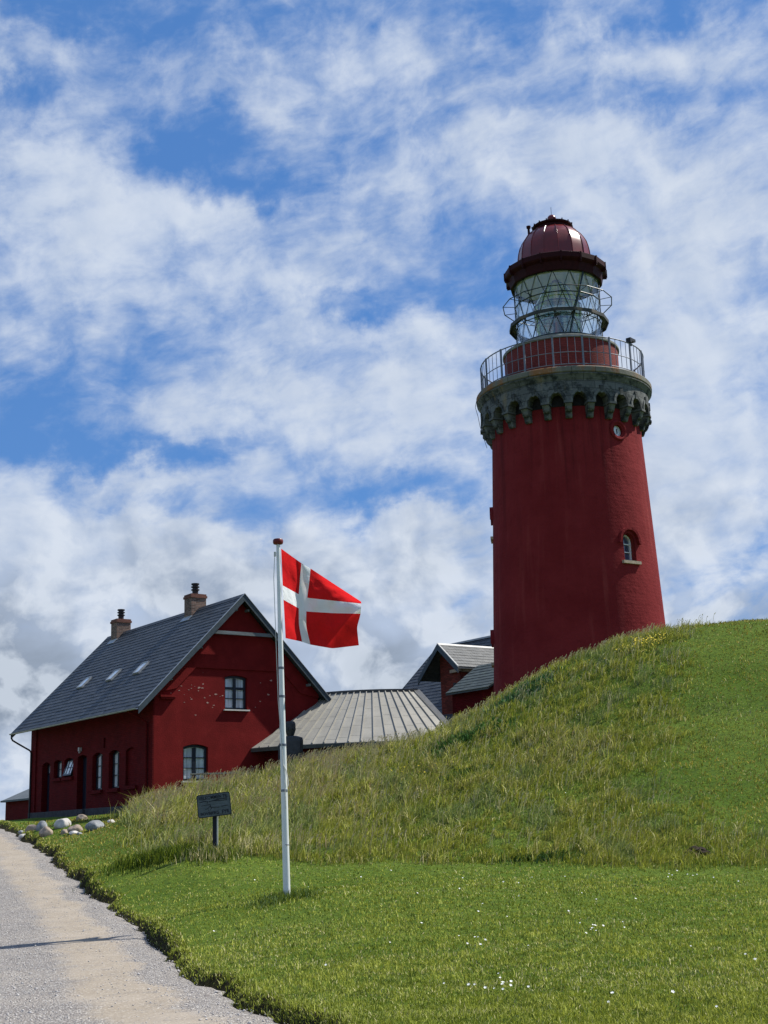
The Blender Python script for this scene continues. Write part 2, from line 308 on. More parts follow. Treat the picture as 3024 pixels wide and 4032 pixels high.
bb=t.n('ShaderNodeBump',ins={'Strength':.9,'Distance':.02,'Height':hh}); t.link(bb.outputs[0],b.inputs['Normal'])
# boulders
M['rocktan']=mat('tan_granite',(.34,.27,.21),.85,.22,6,.5,18,dirt=((.10,.10,.07),4,.48,.66))
M['rockgrey']=mat('grey_granite',(.25,.26,.27),.85,.25,6,.5,18,dirt=((.10,.11,.11),4,.5,.7))
M['rockwhite']=mat('pale_granite',(.52,.49,.45),.8,.15,6,.4,18,dirt=((.30,.29,.26),4,.5,.8))
M['pebble']=mat('loose_pebbles',(.42,.40,.385),.9,.5,70)

# ------------------------------------------------------------------ mesh helpers
class MB:
    def __init__(s): s.v=[]; s.f=[]; s.mi=[]
    def face(s,pts,mi=0):
        k=len(s.v); s.v+= [tuple(p) for p in pts]; s.f.append(tuple(range(k,k+len(pts)))); s.mi.append(mi)
    def add(s,vs,fs,mi=0):
        k=len(s.v); s.v+=[tuple(p) for p in vs]
        for f in fs: s.f.append(tuple(i+k for i in f)); s.mi.append(mi)
    def box(s,c,size,ax=None,mi=0,taper=1):
        c=Vector(c); X,Y,Z=ax or (Vector((1,0,0)),Vector((0,1,0)),Vector((0,0,1)))
        hx,hy,hz=[q/2 for q in size]; vs=[]
        for sz in (-1,1):
            k=taper if sz>0 else 1
            for sx,sy in ((-1,-1),(1,-1),(1,1),(-1,1)): vs.append(c+X*(sx*hx*k)+Y*(sy*hy*k)+Z*(sz*hz))
        s.add(vs,[(0,3,2,1),(4,5,6,7),(0,1,5,4),(1,2,6,5),(2,3,7,6),(3,0,4,7)],mi)
    def b2(s,a,b,mi=0):
        s.box([(a[i]+b[i])/2 for i in range(3)],[abs(b[i]-a[i]) for i in range(3)],mi=mi)
    def prism(s,poly,off,mi=0):
        off=Vector(off); n=len(poly); A=[Vector(p) for p in poly]; B=[p+off for p in A]
        s.add(A+B,[tuple(range(n-1,-1,-1)),tuple(range(n,2*n))]+[(i,(i+1)%n,n+(i+1)%n,n+i) for i in range(n)],mi)
    def lathe(s,prof,n,a0=0,a1=360,mi=0,closed=False,cx=0,cy=0):
        full=abs(a1-a0)>=360; k=n if full else n+1; vs=[]
        for i in range(k):
            a=rad(a0+(a1-a0)*i/n)
            for r,z in prof: vs.append((cx+r*math.sin(a),cy-r*math.cos(a),z))
        p=len(prof); fs=[]
        for i in range(n):
            j=(i+1)%k
            for q in range(p if closed else p-1): 
                q2=(q+1)%p; fs.append((i*p+q,j*p+q,j*p+q2,i*p+q2))
        s.add(vs,fs,mi)
    def tube(s,pts,r,n=8,mi=0,r1=None,cap=True):
        pts=[Vector(p) for p in pts]; N=len(pts); vs=[]; up=None
        for i,p in enumerate(pts):
            d=(pts[min(i+1,N-1)]-pts[max(i-1,0)]).normalized()
            ref=Vector((0,0,1)) if abs(d.z)<.9 else Vector((1,0,0))
            a=d.cross(ref).normalized(); b_=d.cross(a)
            rr=r if r1 is None else r+(r1-r)*i/(N-1)
            for k in range(n):
                q=2*math.pi*k/n; vs.append(p+a*(rr*math.cos(q))+b_*(rr*math.sin(q)))
        fs=[(i*n+k,i*n+(k+1)%n,(i+1)*n+(k+1)%n,(i+1)*n+k) for i in range(N-1) for k in range(n)]
        if cap: fs+=[tuple(range(n-1,-1,-1)),tuple(range((N-1)*n,N*n))]
        s.add(vs,fs,mi)
def mkobj(name,mb,mats,root=None,smooth=False,fix=True,zb=None):
    me=bpy.data.meshes.new(name)
    z=zb if zb is not None else (root['_zb'] if root is not None and '_zb' in root else 0)
    me.from_pydata([(a,b_,c_-z) for a,b_,c_ in mb.v],[],mb.f)
    if not isinstance(mats,(list,tuple)): mats=[mats]
    for q in mats: me.materials.append(M[q] if isinstance(q,str) else q)
    me.polygons.foreach_set('material_index',mb.mi)
    if fix:
        bm=bmesh.new(); bm.from_mesh(me); bmesh.ops.recalc_face_normals(bm,faces=bm.faces); bm.to_mesh(me); bm.free()
    if smooth:
        me.polygons.foreach_set('use_smooth',[True]*len(me.polygons))
        try: me.set_sharp_from_angle(angle=rad(smooth if smooth is not True else 40))
        except Exception: pass
    me.update()
    o=bpy.data.objects.new(name,me); COL.objects.link(o)
    if root is not None: o.parent=root
    return o
def root(name,label,cat,loc=(0,0,0),rz=0,group=None):
    o=bpy.data.objects.new(name,None); COL.objects.link(o); o.empty_display_size=.3
    o.location=loc; o.rotation_euler=(0,0,rz); o['_zb']=loc[2]
    o['label']=label; o['category']=cat
    if group: o['group']=group
    return o
def tag(o,label=None,cat=None,group=None,kind=None):
    for k,v in (('label',label),('category',cat),('group',group),('kind',kind)):
        if v: o[k]=v
    return o
def boolcut(o,cmb,zb=0):
    co=mkobj('cutter',cmb,[],None,zb=zb); co.matrix_world=Matrix()
    tmp=bpy.data.objects.new('tmp',o.data.copy()); COL.objects.link(tmp)
    md=tmp.modifiers.new('b','BOOLEAN'); md.object=co; md.operation='DIFFERENCE'; md.solver='EXACT'; md.use_self=True
    dg=bpy.context.evaluated_depsgraph_get(); dg.update()
    me=bpy.data.meshes.new_from_object(tmp.evaluated_get(dg)); me.name=o.data.name
    for q in (tmp,co): 
        d=q.data; bpy.data.objects.remove(q); bpy.data.meshes.remove(d)
    old=o.data; o.data=me; bpy.data.meshes.remove(old)
def arch(w,z0,z1,rise,n=8):
    """outline (x,z) of an opening with a shallow arched top"""
    p=[(-w/2,z0),(w/2,z0)]
    for i in range(n+1):
        a=i/n; x=w/2-w*a; p.append((x,z1-rise+rise*(1-(2*a-1)**2) if rise<w/2*.99 else z1-w/2+w/2*math.sin(math.pi*a)))
        if rise>=w/2*.99: p[-1]=(w/2*math.cos(math.pi*a),z1-w/2+w/2*math.sin(math.pi*a))
    return p
def smooth_noise(x,y,s=1.,seed=0): return mnoise.noise(Vector((x*s+seed,y*s-seed,seed*1.7)))

# ------------------------------------------------------------------ terrain
CTRL=[(-0.12,10.00,0.25),(2.65,10.16,0.15),(1.90,16.39,0.27),(-0.17,17.00,0.28),(-1.75,21.93,0.60),(3.59,20.69,0.50),(4.12,15.46,0.27),(-3.46,21.73,0.40),(-5.59,28.46,0.92),(-8.12,36.10,1.42),(-5.47,29.50,1.12),(-4.64,29.13,1.17),(-3.74,28.25,1.27),(-2.21,27.91,1.01),(0.22,27.50,0.92),(2.21,26.91,0.84),(4.57,26.10,0.74),(6.82,25.09,0.66),(-2.60,32.90,1.64),(-5.51,34.56,1.80),(0.31,33.00,1.97),(2.79,32.88,2.32),(5.24,32.58,2.53),(8.85,31.79,2.57),(0.40,38.50,3.17),(3.28,37.86,3.69),(6.15,37.50,4.42),(9.03,37.43,4.82),(10.66,37.52,4.92),(-3.02,38.38,2.49),(-5.13,39.67,2.51),(-7.57,43.34,2.58),(-6.93,43.45,2.87),(-5.65,43.64,3.10),(-4.51,43.77,3.28),(-2.86,43.91,3.67),(-1.18,43.48,3.87),(0.47,43.00,4.15),(1.71,42.97,4.52),(2.55,42.92,4.93),(3.39,42.87,5.43),(4.64,42.75,6.11),(6.37,43.03,6.87),(7.70,43.32,7.28),(9.19,43.54,7.60),(10.88,44.18,7.99),(13.08,45.14,8.17),(-7.88,37.17,1.67),(-9.01,45.11,2.20),(-10.90,44.69,2.13),(-11.52,50.71,2.41),(-12.70,48.36,2.12),(-9.00,50.00,2.55),(-7.00,50.00,2.60),(-5.00,50.00,3.00),(-3.00,50.00,3.30),(0.00,50.00,3.80),(3.00,49.50,4.60),(6.00,50.00,5.90),(10.00,51.00,7.30),(14.00,54.00,7.80),(-9.00,55.00,2.55),(-14.00,62.00,2.50),(-18.00,75.00,2.55),(-21.70,75.00,2.60),(0.00,60.00,2.80),(5.00,62.00,2.60),(10.00,62.00,4.50),(20.00,60.00,6.50),(22.00,45.00,8.00),(20.00,30.00,3.20),(12.00,22.00,0.60),(12.00,10.00,0.10),(8.00,2.00,0.05),(0.00,2.00,0.10),(3.00,80.00,2.50),(25.00,80.00,3.00),(-30.00,90.00,2.50),(0.00,100.00,2.50),(30.00,100.00,2.50),(30.00,20.00,1.20),(30.00,0.00,0.00),(18.00,52.00,8.30),(24.00,52.00,8.60),(-13.31,48.20,2.08),(-12.23,45.45,1.87),(-10.56,41.34,1.53),(-7.85,33.52,1.00),(-5.39,26.64,0.52),(-3.90,22.40,0.26),(-2.78,18.46,0.13),(-1.88,15.30,0.13),(-1.23,13.25,0.13),(-0.74,12.17,0.13)]
EDGE=[(-1.09,12.07),(-1.58,13.15),(-2.23,15.20),(-3.13,18.36),(-4.25,22.30),(-5.74,26.54),(-8.20,33.42),(-10.91,41.24),(-12.58,45.35),(-13.66,48.10)]

CTRL+=[(-12,10,0),(-16,30,.70),(-22,48,1.98),(-10,0,0),(-30,60,2.4),(-30,20,.1),(-8,18,.02),(-20,66,2.45)]
CT=np.array(CTRL,float)
def tps_fit(P):
    X=P[:,:2]/20; n=len(X); r=np.linalg.norm(X[:,None]-X[None],axis=2)
    K=np.where(r>0,r*r*np.log(r+1e-12),0)+np.eye(n)*2e-3; Q=np.c_[np.ones(n),X]
    A=np.zeros((n+3,n+3)); A[:n,:n]=K; A[:n,n:]=Q; A[n:,:n]=Q.T
    return np.linalg.solve(A,np.r_[P[:,2],0,0,0])
TW=tps_fit(CT)
def tps(x,y):
    out=np.empty(len(x)); Xc=CT[:,:2]/20
    for i in range(0,len(x),20000):
        q=np.c_[x[i:i+20000],y[i:i+20000]]/20; r2=((q[:,None]-Xc[None])**2).sum(2)
        out[i:i+20000]=(.5*r2*np.log(r2+1e-20))@TW[:-3]+TW[-3]+q@TW[-2:]
    return out
EL=np.array([(3.2,-14),(2.2,-4),(.9,4),(-.2,9)]+EDGE+[(-15.3,53),(-18.5,60),(-26,74),(-34,90)],float)
_wt=np.random.default_rng(5).normal(0,1,4096)
def _n1(s,f,o):
    u_=np.asarray(s,float)*f+o; i=np.floor(u_).astype(int); fu=u_-i; fu=fu*fu*(3-2*fu); return _wt[i%4096]*(1-fu)+_wt[(i+1)%4096]*fu
def edge_wobble(s): return .075*_n1(s,.7,10)+.045*_n1(s,2.3,300)+.022*_n1(s,6.,900)
def sdist(x,y):
    """metres to the right (+) or left (-) of the road's right edge, and metres along it"""
    best=np.full(len(x),1e9); sg=np.zeros(len(x)); al=np.zeros(len(x)); acc=0.
    for (a,b_),(c_,d_) in zip(EL[:-1],EL[1:]):
        dx,dy=c_-a,d_-b_; L=math.hypot(dx,dy)
        t_=np.clip(((x-a)*dx+(y-b_)*dy)/(L*L),0,1); px=a+t_*dx; py=b_+t_*dy
        d=np.hypot(x-px,y-py); cr=(x-a)*dy-(y-b_)*dx
        m_=d<best; best=np.where(m_,d,best); sg=np.where(m_,np.sign(cr),sg); al=np.where(m_,acc+t_*L,al); acc+=L
    s=best*sg
    return s,al
def sstep(a,b_,v): q=np.clip((v-a)/(b_-a),0,1); return q*q*(3-2*q)
def roadz(y): return np.interp(y,[-20,0,19,22,26,33,41,48,54,70,120],[0,0,.02,.12,.36,.84,1.38,1.93,2.2,2.4,2.5])
ROADW=5.6
def vnoise(x,y,s,seed):
    """cheap smooth value noise"""
    r_=np.random.default_rng(seed); T=r_.random((64,64)); u_=x*s; v_=y*s; i=np.floor(u_).astype(int); j=np.floor(v_).astype(int); fu=u_-i; fv=v_-j
    fu=fu*fu*(3-2*fu); fv=fv*fv*(3-2*fv); g=lambda a,b_:T[a%64,b_%64]
    return (g(i,j)*(1-fu)+g(i+1,j)*fu)*(1-fv)+(g(i,j+1)*(1-fu)+g(i+1,j+1)*fu)*fv
def ground(x,y):
    x=np.asarray(x,float); y=np.asarray(y,float)
    s,al=sdist(x,y); s=s+edge_wobble(al)
    r=np.hypot(x,y); z=tps(x,y)
    far=sstep(75,110,r); z=z*(1-far)+2.4*far
    z=z+(vnoise(x,y,.9,3)-.5)*.10*np.clip((z-.3),0,1)+(vnoise(x,y,2.7,4)-.5)*.035
    rz=roadz(y)
    zb_=np.maximum(z,rz+.065)
    nearroad=1-sstep(.3,2.5,s)
    z=np.where(s>0,zb_*nearroad+z*(1-nearroad),z)
    left=np.where(s<-ROADW-.6,z,rz)
    inside=rz-.06
    out=np.where(s>=0,inside+(z-inside)*sstep(0,.22,s),inside)
    lf=sstep(0,1.2,-(s+ROADW)); out=out*(1-lf)+left*lf
    return out,s
def gz(x,y): return float(ground([x],[y])[0][0])
ang=np.r_[np.arange(-180,-26,4),np.arange(-26,26,.22),np.arange(26,180,4)]
rr=[.0]; d=.6
while d<8: rr.append(d); d*=1.18
while d<60: rr.append(d); d+=max(.07,d*.0065)
while d<420: rr.append(d); d*=1.09
rr=np.array(rr[1:]); A_,R_=np.meshgrid(np.radians(ang),rr,indexing='ij')
gx=(R_*np.sin(A_)).ravel(); gy=(R_*np.cos(A_)).ravel(); gzz,gs=ground(gx,gy)
na,nr=len(ang),len(rr); idx=np.arange(na*nr).reshape(na,nr)
i0=idx[:,:-1]; i1=np.roll(idx,-1,0)[:,:-1]; i2=np.roll(idx,-1,0)[:,1:]; i3=idx[:,1:]
F=np.stack([i0,i3,i2,i1],-1).reshape(-1,4)
def npmesh(name,V,F_,mats,attrs=None,smooth=False,matidx=None):
    me=bpy.data.meshes.new(name); k=F_.shape[1]
    me.vertices.add(len(V)); me.vertices.foreach_set('co',np.ascontiguousarray(V,dtype=np.float32).ravel())
    me.loops.add(F_.size); me.loops.foreach_set('vertex_index',np.ascontiguousarray(F_,dtype=np.int32).ravel())
    me.polygons.add(len(F_)); me.polygons.foreach_set('loop_start',np.arange(0,F_.size,k,dtype=np.int32))
    if smooth: me.polygons.foreach_set('use_smooth',np.ones(len(F_),bool))
    for q in mats: me.materials.append(M[q])
    if matidx is not None: me.polygons.foreach_set('material_index',matidx)
    for nm,(ty,dat) in (attrs or {}).items():
        a=me.attributes.new(nm,ty,'POINT'); a.data.foreach_set('color' if ty=='FLOAT_COLOR' else 'value',np.ascontiguousarray(dat,dtype=np.float32).ravel())
    me.update(calc_edges=True); me.validate()
    o=bpy.data.objects.new(name,me); COL.objects.link(o); return o
center=len(gx); V=np.c_[gx,gy,gzz]
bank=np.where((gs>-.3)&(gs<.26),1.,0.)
g_o=npmesh('ground',V,F,['turf'],{'bank':('FLOAT',bank)},True); tag(g_o,kind='structure')

# road sheet
ys=np.r_[np.arange(-14,60,.22),np.arange(60,92,1.)]
def road_sheet():
    seg=np.hypot(*(EL[1:]-EL[:-1]).T); cum=np.r_[0,np.cumsum(seg)]; al=np.arange(0,cum[-1],.22)
    ex=np.interp(al,cum,EL[:,0]); ey=np.interp(al,cum,EL[:,1]); tx=np.gradient(ex); ty=np.gradient(ey); l=np.hypot(tx,ty)
    k=9; ker=np.ones(k)/k
    nx=np.convolve(np.pad(-ty/l,k//2,mode='edge'),ker,'valid'); ny=np.convolve(np.pad(tx/l,k//2,mode='edge'),ker,'valid')
    wob=edge_wobble(al); us=np.r_[-.05,np.linspace(.1,1.9,10),np.linspace(2.3,ROADW,8)]
    X=ex[:,None]+nx[:,None]*(us[None]+wob[:,None]*(us[None]<1)); Y=ey[:,None]+ny[:,None]*(us[None]+wob[:,None]*(us[None]<1))
    Z=roadz(Y)+.012*np.sin(us*2.2)[None]+(vnoise(X.ravel(),Y.ravel(),1.6,9).reshape(X.shape)-.5)*.03
    Z[:,-1]-=.08; Z[:,0]-=.02
    V=np.c_[X.ravel(),Y.ravel(),Z.ravel()]; n,m_=X.shape; id_=np.arange(n*m_).reshape(n,m_)
    F=np.stack([id_[:-1,:-1],id_[1:,:-1],id_[1:,1:],id_[:-1,1:]],-1).reshape(-1,4)[:,::-1]
    U=np.repeat(us[None],n,0).ravel()
    return npmesh('gravel_road',V,F,['gravel'],{'across':('FLOAT',U)},True)
tag(road_sheet(),kind='structure')

# ------------------------------------------------------------------ the red house
TH=.6315; UU=Vector((-math.sin(TH),math.cos(TH),0)); VV=Vector((math.cos(TH),math.sin(TH),0))
X3,Y3,Z3=Vector((1,0,0)),Vector((0,1,0)),Vector((0,0,1))
ZB=2.45
house=root('brick_house','long red brick house with dark slate roof, two chimneys and a tall gable','house',(-9.443,53.168,ZB),TH)
HW=7.82; HL=12.97; RX=3.91
SL=4.818/4.797
def roofz(x): return 11.42-abs(x-RX)*SL
wall=MB(); wt=roofz(0)-.14
wall.prism([(0,0,2.3),(HW,0,2.3),(HW,0,wt),(RX,0,11.26),(0,0,wt)],(0,HL,0),0)
wo=mkobj('wall',wall,['plaster','brickred'],house)
cut=MB()
LONG=[('door',11.18,.95,2.80,5.10,.12),('small',9.78,.92,4.33,5.13,.10),('vent',8.53,.98,4.33,5.15,.10),('door2',7.05,1.0,2.86,5.19,.10),('tall',5.42,1.03,3.62,5.19,.13),('tall',3.74,1.03,3.62,5.19,.13)]
for k,y,w_,z0,z1,ri in LONG: cut.prism([(-.2,y+p[0],p[1]) for p in arch(w_,z0,z1,ri)],(.2+(.34 if 'door' in k else .26),0,0))
cut.prism([(-.2,2.08+p[0],p[1]) for p in arch(1.02,3.66,5.19,.12)],(.30,0,0))
cut.prism([(-.2,4.72+p[0],p[1]) for p in arch(.2,5.34,5.76,.02)],(.4,0,0))
cut.prism([(1.86+p[0],-.2,p[1]) for p in arch(1.13,3.74,5.19,.11)],(0,.42,0))
cut.prism([(3.745+p[0],-.2,p[1]) for p in arch(1.07,6.64,8.06,.09)],(0,.42,0))
boolcut(wo,cut,ZB)
# long side is bare painted brick, the gable is rendered
for p in wo.data.polygons:
    c_=p.center; p.material_index=1 if (c_.x<.35 and c_.y>.02) else 0
wo.data.materials.clear(); wo.data.materials.append(M['plaster']); wo.data.materials.append(M['brickred'])
for p in wo.data.polygons:
    c_=p.center; p.material_index=1 if (c_.x<.35 and c_.y>.02) else 0
# quoin piers, sills, belt
for a_,b_ in ((0,.62),(12.35,HL)): q=MB(); q.b2((-.06,a_,2.85),(0.003,b_,6.9)); mkobj('corner_pier',q,'brickred',house)
q=MB(); q.b2((-.10,-.05,2.2),(.004,HL+.05,2.86)); q.b2((0.005,-.05,2.2),(HW,.003,2.7)); mkobj('plinth',q,'plinth',house)
q=MB(); q.prism([(0.02,-.07,7.22),(.95,-.07,7.42),(1.83,-.07,8.30),(5.99,-.07,8.30),(6.87,-.07,7.42),(7.8,-.07,7.22),(7.8,-.07,7.38),(RX,-.07,11.22),(.02,-.07,7.38)],(0,.072,0)); mkobj('gable_panel',q,'plaster',house)
q=MB(); q.b2((.20,-.16,7.05),(.92,.003,7.13)); q.b2((.26,-.12,6.97),(.86,.003,7.05)); mkobj('gable_ledge',q,'plaster',house)
for k,y,w_,z0,z1,ri in LONG:
    if 'door' in k: continue
    q=MB(); q.prism([(-.11,y-w_/2-.08,z0-.16),(-.11,y-w_/2-.08,z0-.04),(.01,y-w_/2-.08,z0+.0),(.01,y-w_/2-.08,z0-.16)],(0,w_+.16,0)); mkobj('window_sill',q,'brickred',house)
q=MB(); q.b2((-.10,1.48,3.50),(.003,2.70,3.64)); mkobj('niche_sill',q,'brickred',house)
q=MB(); q.b2((1.22,-.12,3.66),(2.50,.25,3.735)); mkobj('window_sill',q,'sillpale',house)
q=MB(); q.b2((3.14,-.10,6.58),(4.35,.25,6.635)); mkobj('window_sill',q,'sillpale',house)
for i in range(38):
    x=random.gauss(2.0,.75); z=random.gauss(7.35,.36)
    if random.random()<.25: x=random.uniform(4.3,6.8); z=random.uniform(6.6,8.2)
    if not(.4<x<7.2) or 3.1<x<4.4 or z>roofz(x)-.5: continue
    r_=random.uniform(.012,.045); n_=7
    y0=-.078 if z>8.31 or (z>7.5 and x<1.1) else -.004
    pts=[(x+r_*random.uniform(.8,1.9)*math.cos(a*2*math.pi/n_),y0,z+r_*random.uniform(.4,1.)*math.sin(a*2*math.pi/n_)) for a in range(n_)]
    q=MB(); q.prism(pts,(0,.008,0)); mkobj('bare_plaster_chip',q,'chip',house)

def window(rt,P,ax,nv,w_,z0,z1,cols,rows,pm='pane',fm='navy',fw=.07,bar=.035,rise=.1,ratios=None,post=.09,tilt=0):
    """window unit: P = foot point on the plane it sits in, ax along the wall, nv outwards"""
    P=Vector(P); f=MB(); R_ax=(ax,nv,Z3)
    out=[P+ax*a_+Z3*b_ for a_,b_ in arch(w_,z0,z1,rise)]
    inn=[P+ax*a_+Z3*b_ for a_,b_ in arch(w_-2*fw,z0+fw,z1-fw,rise*.8)]
    n=len(out); o1=[p+nv*.04 for p in out]; i1=[p+nv*.04 for p in inn]; i0=[p-nv*.05 for p in inn]
    f.add(o1+i1+i0,[(i,(i+1)%n,n+(i+1)%n,n+i) for i in range(n)]+[(n+i,n+(i+1)%n,2*n+(i+1)%n,2*n+i) for i in range(n)])
    fo=mkobj('window_frame',f,fm,rt)
    g=MB(); g.face([p-nv*.03 for p in inn]); mkobj('pane',g,pm,fo,zb=rt['_zb'])
    bars=MB(); iw=w_-2*fw; ih=z1-z0-2*fw
    for c_ in range(1,cols):
        x=-iw/2+iw*c_/cols; ww=post if (cols==2 or c_*2==cols) else bar
        bars.box(P+ax*x+Z3*(z0+fw+ih/2-.01)+nv*.012,(ww,.06,ih-.02),R_ax)
    for r_ in (ratios or [k/rows for k in range(1,rows)]):
        ww=bar if not isinstance(r_,tuple) else r_[1]; rr_=r_ if not isinstance(r_,tuple) else r_[0]
        bars.box(P+Z3*(z0+fw+ih*rr_)+nv*.008,(iw,.045,ww),R_ax)
        if cols==1: mkobj('glazing_bar',bars,fm,fo,zb=rt['_zb']); bars=MB()
    if bars.v: mkobj('glazing_bar',bars,fm,fo,zb=rt['_zb'])
    return fo
AX=Y3; NV=-X3
# long side windows, set back in their reveals
for k,y,w_,z0,z1,ri in LONG:
    P=(.22,y,0)
    if k=='small': window(house,P,AX,NV,w_-.02,z0,z1-.02,2,2,'panelong',fw=.06,bar=.03,post=.035,rise=ri)
    if k=='tall': window(house,P,AX,NV,w_-.02,z0,z1-.02,2,3,'panelong',fw=.07,bar=.03,post=.075,rise=ri)
    if k=='vent':
        # sash tilted outwards at the foot
        a_=rad(19); tz=Vector((-math.sin(a_),0,-math.cos(a_))); top=Vector((.16,y,z1-.08)); L=z1-z0-.08; nn=Vector((-math.cos(a_),0,math.sin(a_)))
        f=MB(); 
        for s_ in (-1,1): f.box(top+tz*(L/2)+Y3*(s_*(w_/2-.07)),(.06,.04,L),(Y3,nn,tz))
        for v_ in (.03,L-.04): f.box(top+tz*v_,(w_-.2,.04,.07),(Y3,nn,tz))
        fo=mkobj('window_frame',f,'navy',house)
        g=MB(); c_=top-nn*.005; g.add([c_+Y3*(-w_/2+.08)+tz*.05,c_+Y3*(w_/2-.08)+tz*.05,c_+Y3*(w_/2-.08)+tz*(L-.05),c_+Y3*(-w_/2+.08)+tz*(L-.05)],[(0,1,2,3)]); mkobj('pane',g,'panewhite',fo,zb=ZB)
        g=MB(); g.box(top+tz*(L/2),(w_-.2,.03,.03),(Y3,nn,tz))
        for s_ in (-.17,.17): g.box(top+tz*(L/2)+Y3*s_,(.028,.034,L-.1),(Y3,nn,tz))
        mkobj('glazing_bar',g,'navy',fo,zb=ZB)
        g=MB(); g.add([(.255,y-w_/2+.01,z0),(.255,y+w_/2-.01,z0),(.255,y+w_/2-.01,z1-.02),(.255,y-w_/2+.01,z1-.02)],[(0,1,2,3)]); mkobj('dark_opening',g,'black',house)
    if k in('door','door2'):
        g=MB(); top=z1-.55 if k=='door' else z1-.10
        g.b2((.27,y-w_/2+.01,z0),(.335,y+w_/2-.01,top))
        for t_ in np.linspace(-.36,.36,6)[1:-1]: g.b2((.262,y+t_-.008,z0+.05),(.275,y+t_+.008,top-.05))
        d_=mkobj('door',g,'door',house)
        g=MB(); g.tube([(.23,y-.36,z0+1.05),(.23,y-.24,z0+1.05)],.014); g.tube([(.23,y-.36,z0+1.05),(.27,y-.36,z0+1.05)],.014); mkobj('handle',g,'rail',d_,zb=ZB)
        if k=='door': window(house,(.30,y,0),AX,NV,w_-.04,z1-.53,z1-.03,2,1,'panelong',fw=.06,bar=.03,post=.03,rise=.1)
g=MB(); g.b2((-.20,6.45,2.5),(-.01,7.65,2.84)); g.b2((-.42,6.5,2.4),(-.20,7.6,2.66)); mkobj('door_step',g,'plinth',house)
g=MB(); g.b2((-.13,7.10,5.36),(.0,7.24,5.52)); g.tube([(-.06,7.17,5.36),(-.1,7.17,5.27)],.05,10,r1=.03); mkobj('wall_lamp',g,'lampshell',house)
# gable windows
GX=X3; GN=-Y3
window(house,(1.86,.17,0),GX,GN,1.11,3.74,5.17,2,3,'pane',fw=.085,bar=.03,post=.15,rise=.1)
window(house,(3.745,.17,0),GX,GN,1.05,6.64,8.04,2,3,'pane',fw=.08,bar=.03,post=.13,rise=.08,ratios=[.31,(.65,.10)])
# roof slabs
OV=.887; Y0,Y1=-.44,13.31
def slab(mb,x0,x1,zf,y0,y1,t_=.10,mi=0):
    mb.add([(x0,y0,zf(x0)),(x1,y0,zf(x1)),(x1,y1,zf(x1)),(x0,y1,zf(x0)),(x0,y0,zf(x0)-t_),(x1,y0,zf(x1)-t_),(x1,y1,zf(x1)-t_),(x0,y1,zf(x0)-t_)],[(0,1,2,3),(7,6,5,4),(0,4,5,1),(1,5,6,2),(2,6,7,3),(3,7,4,0)],mi)
def slates(mb,xe,xr,ze,zr,y0,y1,row=.25,mi=0,seed=1,lift=.016,wid=.42):
    """courses of slates on one slope, each course lapped over the one below, each slate a hair out of line"""
    R0=random.Random(seed); L=math.hypot(xr-xe,zr-ze); dx=(xr-xe)/L; dz=(zr-ze)/L; n=int(L/row+.99); sg=1 if xr>xe else -1
    nx,nz=-dz*sg,dx*sg
    for i in range(n):
        a=i*row; b_=min(L,a+row+.06); off=(i%2)*wid/2; y=y0-off
        while y<y1:
            ya=max(y0,y+.004); yb=min(y1,y+wid-.004); y+=wid
            if yb-ya<.03: continue
            j=R0.uniform(-.006,.006); li=lift+R0.uniform(-.004,.006)
            A=lambda s_,h_,yy:(xe+dx*s_+nx*h_,yy,ze+dz*s_+nz*h_)
            v=[A(a+j,li+.008,ya),A(a+j,li+.008,yb),A(b_,.006,yb),A(b_,.006,ya),A(a+j,.0,ya),A(a+j,.0,yb)]
            mb.add(v,[(0,1,2,3),(4,5,1,0),(4,0,3),(1,5,2)],mi)
r=MB(); slab(r,-OV,RX,roofz,Y0,Y1); slab(r,RX,2*RX+OV,roofz,Y0,Y1)
slates(r,-OV-.03,RX-.02,roofz(-OV)-.03,roofz(RX)-.02,Y0,Y1,seed=3)
slates(r,2*RX+OV+.03,RX+.02,roofz(-OV)-.03,roofz(RX)-.02,Y0,Y1,seed=4)
roof=mkobj('roof',r,'slate',house,fix=False)
g=MB(); g.prism([(RX-.16,Y0-.02,roofz(RX)-.11),(RX,Y0-.02,roofz(RX)+.06),(RX+.16,Y0-.02,roofz(RX)-.11),(RX,Y0-.02,roofz(RX)-.05)],(0,Y1-Y0+.04,0)); mkobj('ridge_cap',g,'slate',roof,zb=ZB)
for sd_ in (-1,1):
    e=RX+sd_*(RX+OV+.02)
    for yy in (Y0-.045,Y1+.005):
        g=MB(); g.prism([(e,yy,roofz(e)-.26),(e,yy,roofz(e)+.02),(RX+sd_*.001,yy,roofz(RX)+.04),(RX+sd_*.001,yy,roofz(RX)-.26)],(0,.04,0)); mkobj('verge_board',g,'verge',roof,zb=ZB)
    g=MB(); g.prism([(e,Y0-.07,roofz(e)+.022),(e,Y0-.07,roofz(e)+.045),(RX+sd_*.001,Y0-.07,roofz(RX)+.065),(RX+sd_*.001,Y0-.07,roofz(RX)+.042)],(0,.09,0)); mkobj('verge_flashing',g,'lead',roof,zb=ZB)
